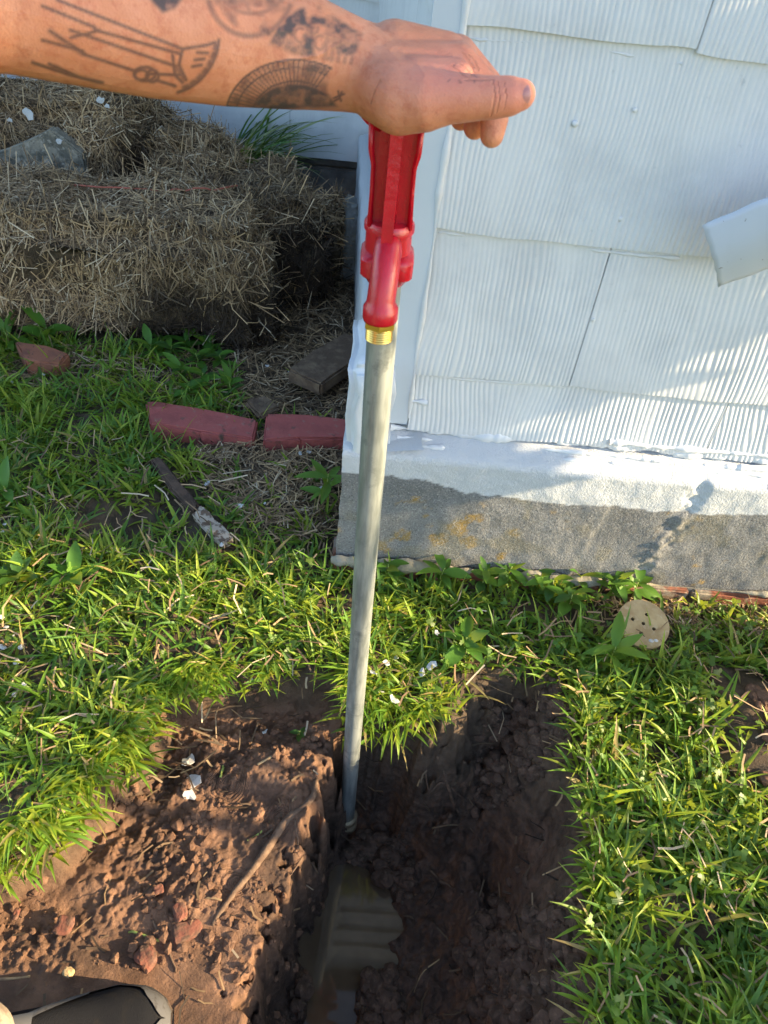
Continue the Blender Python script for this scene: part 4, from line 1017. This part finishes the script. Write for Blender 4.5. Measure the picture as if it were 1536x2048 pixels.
# ------------------------------------------------------------------ grass and weeds
BARE = [(w2([(285, 905), (330, 900), (480, 1080), (445, 1100)], 0), .0), (w2([(400, 1345), (690, 1325), (690, 1440), (400, 1440)], -.05), .06), (w2([(290, 908), (325, 905), (475, 1078), (450, 1095)], -.03), .0), (w2([(285, 800), (515, 832), (690, 830), (690, 885), (510, 885), (300, 855)], 0), .0), (w2([(90, 940), (240, 930), (260, 1010), (150, 1060), (60, 1010)], 0), .25), (w2([(350, 860), (700, 860), (690, 1010), (560, 1060), (450, 1010)], 0), .12),
        (w2([(0, 1220), (60, 1230), (70, 1360), (0, 1420)], 0), .1), (w2([(430, 640), (760, 640), (720, 830), (470, 820)], 0), .03),
        (w2([(1425, 1325), (1600, 1310), (1600, 1580), (1500, 1580), (1425, 1490)], 0), .05), (w2([(900, 1330), (1090, 1290), (1120, 1390), (930, 1420)], 0), .10), (w2([(520, 1330), (640, 1330), (660, 1420), (540, 1420)], 0), .35),
        (w2([(0, 690), (460, 700), (460, 760), (0, 740)], 0), .25), (w2([(1180, 1180), (1600, 1190), (1600, 1240), (1200, 1230)], 0), .35)]
DISC = onz(1287, 1247, .0)[:2]
def density(x, y):
    z, clay, pit, sd, sp = gz(x, y)
    d = np.ones_like(x) * (1 - sstep(.0, .022, sd)) * (1 - sstep(-.015, .015, sp))
    wall = np.where(x > -.06, 1.085, 9); d = d * (y < wall)
    d = d * (1 - ((x > -1.6) & (x < -.1) & (y > 1.93)))
    for poly, k in BARE: d = d * lerp(1, k, sstep(-.03, .03, polysd(x, y, poly)) if k > 0 else sstep(-.012, .0, polysd(x, y, poly)))
    d = d * (np.hypot(x - DISC[0], y - DISC[1]) > .064)
    pt = sstep(-.32, .02, fbm(x * 7, y * 7, 3, 500)); d = d * (.32 + .68 * pt)
    ed = lambda q: (q[:, 0], q[:, 1])
    return d, z
GREENS = np.array([[.10, .22, .028], [.15, .28, .032], [.205, .32, .034], [.27, .34, .042], [.085, .19, .04]])
def blades(P, az, ln, wd, lean, curl, col, mat, K=5, prof=(.55, 1.0, .95, .6, .04)):
    n = len(P); h = np.stack([np.cos(az), np.sin(az), np.zeros(n)], 1); up = np.array([0, 0, 1.0])
    pts = [P]; th = lean.copy()
    for k in range(K - 1):
        pts.append(pts[-1] + (h * np.sin(th)[:, None] + up * np.cos(th)[:, None]) * (ln / (K - 1))[:, None]); th = th + curl / (K - 1)
    pts = np.stack(pts, 1)
    side = np.stack([-np.sin(az), np.cos(az), np.zeros(n)], 1) + rng.normal(0, .25, (n, 3)); side /= np.linalg.norm(side, axis=1, keepdims=True)
    return ribbons(pts, np.repeat(side[:, None], K, 1), wd[:, None] * np.array(prof)[None], col, mat, .3)
def scatter(n, x0, x1, y0, y1, dens=density, mult=1.0):
    x = rng.uniform(x0, x1, n); y = rng.uniform(y0, y1, n); d, z = dens(x, y); k = rng.random(n) < d * mult
    return x[k], y[k], z[k]
def tufts(nt, region, per, spread, L0, L1, W0, W1, lean0, lean1, curl0, curl1, pal, name):
    x, y, z = scatter(nt, *region); m = len(x); k = rng.integers(per[0], per[1] + 1, m); idx = np.repeat(np.arange(m), k); n = len(idx)
    bx = x[idx] + rng.normal(0, spread, n); by = y[idx] + rng.normal(0, spread, n)
    P = np.stack([bx, by, z[idx] - .004], 1)
    tint = rng.integers(0, len(pal), m); c = pal[tint][idx] * rng.uniform(.72, 1.3, (n, 1)); dry = rng.random(n) < .035; c[dry] = np.array([.34, .26, .11])
    size = (rng.uniform(.75, 1.2, m) * (1 + .45 * sstep(.95, 1.5, y)))[idx]
    far = np.clip(1 - .0 * by, .5, 1)
    az = rng.uniform(0, 2 * np.pi, n)
    me = blades(P, az, rng.uniform(L0, L1, n) * size, rng.uniform(W0, W1, n), rng.uniform(lean0, lean1, n), rng.uniform(curl0, curl1, n), c, M_grass)
    return me
REG = (-1.7, 1.25, .12, 2.0)
obj('grass', tufts(8600, REG, (6, 10), .012, .022, .062, .0026, .0050, .45, 1.35, .2, 1.1, GREENS, 'g'), kind='stuff')
obj('fine_grass', tufts(2600, REG, (4, 8), .012, .035, .085, .0010, .0020, .2, 1.1, .3, 1.3, GREENS * np.array([1.1, 1.05, 1]), 'g'), kind='stuff')
obj('long_grass', tufts(1500, (.34, 1.2, .12, .95), (3, 6), .014, .05, .105, .0022, .0044, .3, 1.2, .3, 1.2, GREENS * np.array([.95, 1, 1]), 'g'), kind='stuff')
obj('long_grass', tufts(900, (-.8, .2, .55, 1.1), (3, 6), .014, .045, .095, .0020, .0040, .3, 1.2, .3, 1.2, GREENS, 'g'), kind='stuff')
for reg, nn in (((1.25, 3.2, -.9, 1.05), 6500), ((.42, 1.25, -.9, .12), 2800), ((-1.7, .42, -1.2, -.22), 4200), ((-1.7, -.88, -.22, .12), 900)):
    obj('grass', tufts(nn, reg, (5, 8), .013, .03, .075, .003, .0055, .4, 1.3, .2, 1.1, GREENS, 'g'), kind='stuff')
obj('far_grass', tufts(3500, (-4.0, -1.6, .1, 3.0), (5, 8), .012, .04, .10, .003, .005, .3, 1.2, .2, 1.1, GREENS, 'g'), kind='stuff')
# fringe of long blades hanging over the edges of the hole
def fringe():
    n = 60000; x = rng.uniform(-.9, .8, n); y = rng.uniform(.15, 1.0, n); z, c, p, sd, sp = gz(x, y)
    e = np.maximum(sd, sp); k = (e > -.04) & (e < .014); wl = (x > .30) | (x < -.12) | ((x > .0) & (x < .2) & (y > .7)); k = k & (y < 1.05) & ~((x > -.24) & (x < .02) & (y > .60) & (rng.random(n) < .8)) & ~((x > .17) & (x < .40) & (y > .68) & (rng.random(n) < .7)) & (rng.random(n) < np.where(x > .30, .20, np.where(wl, .85, .10)))
    x, y, z = x[k], y[k], z[k]; n = len(x)
    eps = .01
    f = lambda a, b: np.maximum(polysd(a, b, SHELF), polysd(a, b, PIT))
    gx = f(x + eps, y) - f(x - eps, y); gy = f(x, y + eps) - f(x, y - eps)
    az = np.arctan2(gy, gx) + rng.normal(0, 1, n) * np.where(x > .3, 1.3, .8); col = GREENS[rng.integers(0, 4, n)] * rng.uniform(.8, 1.35, (n, 1)); col[rng.random(n) < .07] = (.36, .29, .12)
    obj('edge_grass', blades(np.stack([x, y, z - .003], 1), az, rng.uniform(.03, .085, n), rng.uniform(.0016, .0040, n), rng.uniform(.4, 1.25, n), rng.uniform(.5, 1.6, n), col, M_grass), kind='stuff')
fringe()
# lobed and clover-like ground cover on the right, each leaf a little fan
def ground_cover():
    def dens(x, y):
        d, z = density(x, y); return d * (.12 + .88 * sstep(.15, .4, x)), z
    x, y, z = scatter(6000, -1.2, 1.25, .12, 1.08, dens); n = len(x)
    NR = 22; an = np.linspace(-np.pi, np.pi, NR, endpoint=False) + .07; lob = (.50 + .50 * np.abs(np.cos(an * 1.5)) ** 1.3) * (1 - .18 * (np.arange(NR) % 2)) * np.where(np.abs(an) > 2.7, .35, 1)
    R = rng.uniform(.006, .015, n); az = rng.uniform(0, 2 * np.pi, n); h = rng.uniform(.012, .05, n)
    nrm = rng.normal(0, .6, (n, 3)) + np.array([0, 0, 1]); nrm /= np.linalg.norm(nrm, axis=1, keepdims=True)
    a = np.stack([np.cos(az), np.sin(az), 0 * az], 1); a -= nrm * (a * nrm).sum(1, keepdims=True); a /= np.linalg.norm(a, axis=1, keepdims=True); b = np.cross(nrm, a)
    C = np.stack([x, y, z + h], 1)
    rim = C[:, None] + (a[:, None] * (lob * np.cos(an))[None, :, None] + b[:, None] * (lob * np.sin(an))[None, :, None]) * R[:, None, None] - nrm[:, None] * (lob ** 2 * .25)[None, :, None] * R[:, None, None]
    V = np.concatenate([C[:, None], rim], 1); m = V.shape[1]
    tri = np.array([[0, 1 + k, 1 + (k + 1) % NR] for k in range(NR)]); F = (np.arange(n) * m)[:, None, None] + tri[None]
    col = np.array([.06, .14, .025]) * rng.uniform(.7, 1.6, (n, 1)) + np.array([.04, .03, 0]) * rng.random((n, 1))
    obj('ground_cover', mesh(V.reshape(-1, 3), F.reshape(-1, 3), M_leaf, True, col=np.repeat(col, m, 0)), kind='stuff')
    base = np.stack([x + rng.normal(0, .01, n), y + rng.normal(0, .01, n), z - .004], 1); pts = np.stack([base, (base + C) / 2 + rng.normal(0, .003, (n, 3)), C], 1)
    sd = np.repeat(a[:, None], 3, 1); obj('cover_stems', ribbons(pts, sd, np.full((n, 3), .0007), col, M_leaf), kind='stuff')
ground_cover()
# broadleaf weeds, one by one: leaves are parts sharing mesh data
def leaf_mesh(ln, wd, col):
    K = 7; t = np.linspace(0, 1, K); pts = np.stack([t * ln, 0 * t, .25 * ln * t * (1 - t) * 1.6 - .10 * ln * t * t], 1)[None]
    w_ = wd * np.sin(np.pi * np.clip(t, .03, .985)) ** .7 * (1 - .25 * t); side = np.tile(np.array([0, 1.0, 0]), (1, K, 1))
    return ribbons(pts, side, w_[None], np.array([col]), M_leaf, .28)
LEAVES = [leaf_mesh(.045, .010, (.055, .15, .022)), leaf_mesh(.055, .013, (.075, .19, .025)), leaf_mesh(.038, .011, (.045, .12, .028)), leaf_mesh(.06, .010, (.10, .22, .03))]
def weed(px, py, label, n=9, sc=1.0, lm=None, h=.05, group='broad leaved weeds', z=G0):
    q = onz(px, py, z); zz = float(gz(np.array([q[0]]), np.array([q[1]]))[0][0])
    root = thing('weed', label, 'weed', (q[0], q[1], zz), random.uniform(0, 6.28), group)
    obj('stem', tubemesh([(0, 0, -.01), (.004, .003, h * .5), (.002, -.002, h)], [.0018, .0014, .001], M_stalk, 6), root)
    for k in range(n):
        o = obj('leaf', LEAVES[lm if lm is not None else random.randrange(4)], root); zf = (k + .5) / n
        o.location = (0, 0, h * (.25 + .75 * zf)); o.rotation_euler = (random.uniform(-.3, .3), -random.uniform(-.25, .75) - .2 * zf, 2.4 * k + random.uniform(-.3, .3)); s = sc * random.uniform(.7, 1.15); o.scale = (s, s, s)
ORD = ('first', 'second', 'third', 'fourth', 'fifth', 'sixth', 'seventh', 'eighth', 'ninth', 'tenth', 'eleventh', 'twelfth')
for k, (px, py) in enumerate(sorted(((305, 715), (345, 720), (372, 700), (395, 735), (420, 705), (365, 760), (440, 735), (405, 690), (410, 775), (380, 800), (462, 790), (325, 700)))):
    weed(px, py, 'dark green broadleaf weed, %s from the left in the row below the front straw bale' % ORD[k], 9, 1.2, None, .045, 'weeds at the foot of the front bale')
weed(100, 690, 'green broadleaf weed standing beside the orange terracotta brick', 7, 1.5, 1, .06); weed(18, 690, 'tall broad bladed weed at the far left edge by the bale', 7, 1.9, 3, .06)
for k, (px, py) in enumerate(sorted(((770, 1165), (1095, 1190), (1150, 1180), (1060, 1175), (1215, 1195), (1260, 1200), (880, 1175), (1010, 1170), (1130, 1220), (960, 1180)))):
    weed(px, py, 'leafy green weed against the concrete foundation, %s from the pipe' % ORD[k], 9, 1.15, None, .06, 'weeds along the foundation')
weed(40, 1165, 'round leaved green weed at the left edge of the lawn', 8, 1.6, 2, .03); weed(150, 1160, 'broad yellow green weed in the lawn near the left edge', 7, 1.5, 1, .03); weed(20, 1000, 'pale broadleaf weed at the left edge beside the bare patch', 6, 1.5, 1, .04)
weed(1210, 1330, 'bright green weed with pointed leaves just below the beige disc', 8, 1.3, 3, .06); weed(600, 1445, 'small sprig of green leaves on the dark bank left of the pipe', 5, .55, 2, .02, z=-.1)
weed(655, 1010, 'tall green weed against the left flank of the foundation', 10, 1.3, 3, .10); weed(925, 1300, 'broad leaved weed at the back edge of the hole', 7, 1.3, 1, .05)
# striped ornamental grass behind the bales
def striped_grass():
    c = ony(480, 345, 2.90); root = thing('striped_grass', 'clump of long arching striped green grass behind the straw bales', 'plant', (c[0] - .02, c[1], c[2] - .02))
    for k in range(110):
        ln = random.uniform(.25, .48); az = np.array([random.gauss(-.1, .7)]); pale = random.random() < .35
        col = np.array([[.30, .36, .20]]) if pale else np.array([[.03, .10, .025]]) * random.uniform(.7, 1.5)
        me = blades(np.array([[random.uniform(-.06, .1), random.uniform(-.08, .08), 0]]), az, np.array([ln]), np.array([.0048]), np.array([random.uniform(.4, 1.1)]), np.array([random.uniform(.6, 1.3)]), col, M_leaf, 8, (.8, 1, 1, 1, .9, .8, .5, .05))
        obj('leaf_blade', me, root)
striped_grass()

# ------------------------------------------------------------------ litter, clods, roots, chips
def litter(n, poly, z, name, ln=(.03, .11), dark=0.0, up=.012):
    P = np.array(poly)[:, :2]; lo, hi = P.min(0), P.max(0); x = rng.uniform(lo[0], hi[0], n * 3); y = rng.uniform(lo[1], hi[1], n * 3)
    k = np.where(polysd(x, y, P) + .05 * fbm(x * 9, y * 9, 2, 600) > 0)[0][:n]; x, y = x[k], y[k]; m = len(x)
    zz = gz(x, y)[0]; az = rng.uniform(0, 6.28, m); D = np.stack([np.cos(az), np.sin(az), rng.normal(0, .14, m)], 1); D /= np.linalg.norm(D, axis=1, keepdims=True)
    obj(name, strands(np.stack([x, y, zz + rng.uniform(.002, up, m)], 1), D, np.tile(np.array([0, 0, 1.0]), (m, 1)), rng.uniform(*ln, m), rng.uniform(.0008, .002, m), strandcol(m, np.full(m, dark) + rng.normal(0, .25, m)), .3), kind='stuff')
litter(2600, w2([(430, 640), (560, 560), (740, 500), (740, 700), (700, 840), (480, 830)], 0), 0, 'straw_litter', dark=.25)
litter(900, w2([(360, 850), (700, 850), (690, 1020), (560, 1060), (440, 1010)], 0), 0, 'straw_litter', dark=.1)
litter(700, w2([(0, 680), (460, 690), (470, 790), (200, 770), (0, 740)], 0), 0, 'straw_litter', dark=.2)
litter(350, w2([(1180, 1175), (1600, 1180), (1600, 1250), (1300, 1230)], 0), 0, 'straw_litter', (.02, .06), .1)
litter(750, w2([(-300, 800), (700, 900), (650, 1350), (0, 1650), (-300, 1600)], 0), 0, 'straw_litter', (.02, .08), .1, .045)
litter(330, w2([(760, 1190), (1600, 1230), (1600, 2060), (1210, 2060), (1130, 1350), (800, 1380)], 0), 0, 'straw_litter', (.02, .07), .1, .045)
litter(160, w2([(660, 1420), (1130, 1340), (1190, 1750), (1200, 2040), (840, 2040), (820, 1700), (700, 1600)], -.2), 0, 'rootlets', (.02, .07), .8, .012)
litter(120, SHELF, 0, 'rootlets', (.012, .05), .6, .006)
def clods(n, poly, rmin, rmax, mat, name, pw=3.0):
    P = np.array(poly)[:, :2]; lo, hi = P.min(0), P.max(0); x = rng.uniform(lo[0], hi[0], n * 4); y = rng.uniform(lo[1], hi[1], n * 4)
    k = polysd(x, y, P) > (np.where(x > .22, .012, .075) if 'pit' in name else 0); k &= ~(polysd(x, y, WATER) > -.004) if 'pit' in name else True; k &= sstep(-.2, .15, fbm(x * 8, y * 8, 2, 700)) > rng.random(len(x)) * .9
    k &= ~((np.abs(x + .32) < .19) & (np.abs(y - FOOT[1]) < .08))
    k = np.where(k)[0][:n]; x, y = x[k], y[k]; m = len(x); z = gz(x, y)[0]
    r = rmin + (rmax - rmin) * rng.random(m) ** pw
    bm = bmesh.new(); bmesh.ops.create_icosphere(bm, subdivisions=2 if n < 4000 else 1, radius=1); U = np.array([list(v.co) for v in bm.verts]); F = np.array([[v.index for v in f.verts] for f in bm.faces]); bm.free()
    nv = len(U); off = rng.uniform(0, 50, (m, 1)); a = 1 + .55 * fbm((U[:, 0] * 1.6 + U[:, 2])[None] + off, (U[:, 1] * 1.6 - U[:, 2] * .7)[None] + off, 3, 710)
    V = U[None] * a[..., None] * r[:, None, None] * rng.uniform(.65, 1.25, (m, 1, 3)) * np.array([1, 1, .75]); V = V + np.stack([x, y, z + r * .15], 1)[:, None]
    obj(name, mesh(V.reshape(-1, 3), (F[None] + (np.arange(m) * nv)[:, None, None]).reshape(-1, 3), mat, False), kind='stuff')
clods(3900, PIT, .0015, .020, M_clod, 'pit_clods', 3.5)
clods(4200, SHELF, .0010, .012, M_clodc, 'clay_clods', 6.0)
clods(260, w2([(1430, 1340), (1600, 1320), (1600, 1570), (1490, 1560), (1430, 1480)], 0), .003, .018, M_clodc, 'clay_clods', 2)
clods(300, w2([(930, 1310), (1110, 1300), (1120, 1390), (950, 1420)], -.05), .002, .012, M_clod, 'soil_clods', 2)
def gpt(px, py, z, lift=.003):
    """pixel to a point resting on the ground near height z"""
    for _ in range(6):
        q = onz(px, py, z); z = .5 * z + .5 * float(gz(np.array([q[0]]), np.array([q[1]]))[0][0])
    q = onz(px, py, z); return np.array([q[0], q[1], float(gz(np.array([q[0]]), np.array([q[1]]))[0][0]) + lift])
def strand_thing(name, pts, rad, mat, label, cat, z=-.14, group=None, lift=None, seg=7):
    P = [Vector(gpt(a, b, z, lift if lift is not None else max(rad if np.isscalar(rad) else min(rad), .001) * .6)) for a, b in pts]
    Q = []
    for i in range(len(P) - 1):
        for k in range(4):
            t = k / 4; p0, p1, p2, p3 = P[max(i - 1, 0)], P[i], P[i + 1], P[min(i + 2, len(P) - 1)]
            Q.append(.5 * ((2 * p1) + (p2 - p0) * t + (2 * p0 - 5 * p1 + 4 * p2 - p3) * t * t + (3 * p1 - p0 - 3 * p2 + p3) * t ** 3))
    Q.append(P[-1]); n = len(Q)
    rr = [rad] * n if np.isscalar(rad) else list(np.interp(np.linspace(0, 1, n), np.linspace(0, 1, len(rad)), rad))
    rr = [max(r * random.uniform(.8, 1.2), .0004) for r in rr]
    o = Q[0].copy(); ob = obj(name, tubemesh([q - o + Vector((random.gauss(0, .0006),) * 3) for q in Q], rr, mat, seg), None, label, cat, group); ob.location = o; return ob
strand_thing('root', [(632, 1560), (622, 1600), (575, 1640), (540, 1690), (505, 1740), (465, 1790), (425, 1850)], [.004, .006, .007, .008, .007, .006, .004], M_root, 'thick bark covered root running down the left edge of the hole', 'root', -.13)
strand_thing('root', [(560, 1780), (600, 1720), (610, 1690)], [.0012, .002, .0015], M_root, 'thin pale root hanging on the left wall of the hole', 'root', -.3)
strand_thing('root', [(590, 1640), (596, 1700), (588, 1800), (584, 1865)], [.0018, .0014, .0012, .0006], M_root, 'long hair thin root on the left wall beside the puddle', 'root', -.3)
strand_thing('root', [(865, 1545), (895, 1580), (915, 1620), (945, 1660), (965, 1690)], [.004, .0035, .003, .002, .001], M_root, 'forked root on the dark back slope right of the pipe', 'root', -.3)
strand_thing('root', [(900, 1582), (930, 1600), (958, 1625)], [.002, .0016, .0008], M_root, 'side fork of the root on the dark back slope', 'root', -.3)
strand_thing('root', [(820, 1570), (850, 1600), (872, 1590), (895, 1575)], [.0016, .002, .002, .001], M_root, 'short crossing rootlet just right of the pipe', 'root', -.3)
strand_thing('root', [(860, 1740), (885, 1765), (925, 1790)], [.003, .0045, .002], M_root, 'broken root stub on the dark floor right of the puddle', 'root', -.42)
strand_thing('root', [(878, 1920), (850, 1940), (835, 1965), (828, 1985)], [.0016, .0016, .0014, .001], M_twig, 'curled pale rootlet near the right side of the puddle', 'root', -.42)
strand_thing('root', [(1060, 1950), (1085, 1940), (1110, 1948)], [.0012, .0014, .001], M_twig, 'thin curved rootlet on the dark slope below the right bank', 'root', -.25)
strand_thing('root', [(305, 1840), (320, 1870), (340, 1910), (352, 1945)], [.002, .0028, .0024, .0015], M_root, 'dark root between the brick fragments on the mud', 'root', -.15)
strand_thing('twig', [(515, 1530), (545, 1512), (570, 1497)], [.0028, .003, .0022], M_twig, 'straight brown twig on the mud by the tread print', 'twig', -.12)
strand_thing('twig', [(-30, 1962), (20, 1957), (60, 1953)], [.0022, .0022, .0016], M_twig, 'pale dry stick at the left edge above the shoe', 'twig', -.15)
strand_thing('stalk', [(258, 1864), (290, 1872), (325, 1881)], [.0018, .0022, .0020], M_stalk, 'yellow green stalk lying on the mud above the shoe', 'stalk', -.15)
strand_thing('stalk', [(494, 1682), (520, 1665), (540, 1642)], [.001, .002, .001], M_stalk, 'green blade lying beside the thick root', 'stalk', -.13)
strand_thing('stalk', [(440, 1555), (446, 1535), (448, 1520)], [.0024, .0026, .001], M_stalk, 'short green blade stuck in the round tread print', 'stalk', -.13)
rubble('brick_fragment', 360, 1822, -.152, 0.0130, M_mudbrick, 'heart shaped red brick fragment in the mud', 'brick fragment', 12, (1.2, .9, .6), 'brick fragments in the mud')
rubble('brick_fragment', 375, 1862, -.160, 0.0198, M_mudbrick, 'flat dark red brick fragment below the heart shaped one', 'brick fragment', 14, (1.2, .8, .4), 'brick fragments in the mud')
rubble('brick_fragment', 293, 1915, -.160, 0.0172, M_mudbrick, 'square dark brown brick fragment just above the shoe', 'brick fragment', 19, (.9, 1.1, .6), 'brick fragments in the mud')
rubble('brick_fragment', 318, 1778, -.152, 0.0081, M_mudbrick, 'small orange brick fragment above the heart shaped one', 'brick fragment', 23, (1, 1, .6), 'brick fragments in the mud')
rubble('brick_fragment', 32, 1828, -.156, 0.0074, M_mudbrick, 'tiny orange brick fragment near the left edge', 'brick fragment', 27, (.7, 1.2, .5), 'brick fragments in the mud')
rubble('brick_fragment', 128, 1850, -.166, 0.0145, M_mudbrick, 'dull red brick fragment sunk in the mud left of the others', 'brick fragment', 29, (1.1, 1, .35), 'brick fragments in the mud')
rubble('pebble', 137, 1944, -.150, .007, M_disc, 'small pale yellow pebble on the mud above the shoe', 'pebble', 31, (1.2, 1, .6))
def chip_mesh(seed):
    r = random.Random(seed); n = 9; pts = [(math.cos(2 * math.pi * k / n) * r.uniform(.5, 1.1), math.sin(2 * math.pi * k / n) * r.uniform(.4, .9)) for k in range(n)]
    bm = bmesh.new(); f = bm.faces.new([bm.verts.new((a, b, .25 * a * a + r.uniform(-.05, .05))) for a, b in pts]); bmesh.ops.poke(bm, faces=[f])
    e = bmesh.ops.extrude_face_region(bm, geom=bm.faces[:])
    for v in e['geom']:
        if isinstance(v, bmesh.types.BMVert): v.co.z += .10
    return bmmesh(bm, M_chip)
CHIPS = [chip_mesh(k) for k in range(8)]
def chip(px, py, r, z=G0, label='small white flake of paint lying among grass and soil', group='white paint flakes on the ground', lift=.008):
    q = gpt(px, py, z, lift); o = obj('paint_flake', random.choice(CHIPS), None, label, 'paint flake', group); o.location = q; o.scale = (r, r, r); o.rotation_euler = (random.uniform(-.5, .5), random.uniform(-.5, .5), random.uniform(0, 6.28))
for px, py, r in ((445, 1105, .010), (482, 1027, .012), (600, 918, .010), (618, 915, .014), (540, 840, .007), (415, 978, .013), (388, 1035, .009), (640, 990, .014), (530, 1022, .006), (770, 1340, .016), (790, 1330, .012), (745, 1360, .012), (785, 1415, .016), (760, 1400, .009),
                  (530, 1475, .010), (505, 1372, .004), (30, 1290, .012), (12, 1310, .014), (40, 1340, .012), (20, 1270, .010), (55, 1385, .008), (35, 1405, .008), (48, 1310, .009), (10, 1250, .010), (10, 1080, .010), (15, 1065, .008), (90, 760, .008), (28, 775, .008), (535, 742, .009), (578, 753, .007), (870, 1165, .007), (870, 1280, .010), (860, 1345, .018), (840, 1360, .014)):
    lab = 'small white flake of paint on the lawn at the left edge' if px < 100 and py > 1000 else 'small white flake of paint at the left edge below the bale' if px < 100 else 'white flake of paint in the turf right of the pipe' if px > 700 and py > 1300 else 'white flake of paint on the dark bank left of the pipe' if py > 1350 else 'white flake of paint by the stake and edging bricks' if px < 700 else 'white flake of paint in the weeds below the foundation'
    chip(px, py, r * .75, label=lab, lift=.026 if py > 1000 else .018)
for px, py, r in ((375, 1525, .017), (385, 1565, .022), (380, 1590, .014)): chip(px, py, r, -.13, 'white lump of old paint on the lit mud beside the tread print', 'white lumps on the lit mud', .004)
for px, py, r in ((700, 515, .02), (640, 350, .03), (670, 365, .03), (690, 370, .025), (715, 375, .025), (690, 545, .014)): chip(px, py, r, .1 if py < 400 else 0, 'white paint flake on the debris beside the house corner', 'paint flakes beside the house corner', .02)
for px, py, r in ((58, 228, .022), (200, 200, .014), (215, 212, .010), (20, 240, .010), (118, 283, .012), (228, 305, .008)):
    q = ony(px, py, 2.53 if px < 110 else 2.43 if px == 118 else 2.48); o = obj('paint_flake', random.choice(CHIPS), None, 'white paint flake caught in the back straw bales', 'paint flake', 'paint flakes on the back bales'); o.location = q; o.scale = (r,) * 3; o.rotation_euler = (1.2, random.uniform(-.5, .5), random.uniform(-.5, .5))
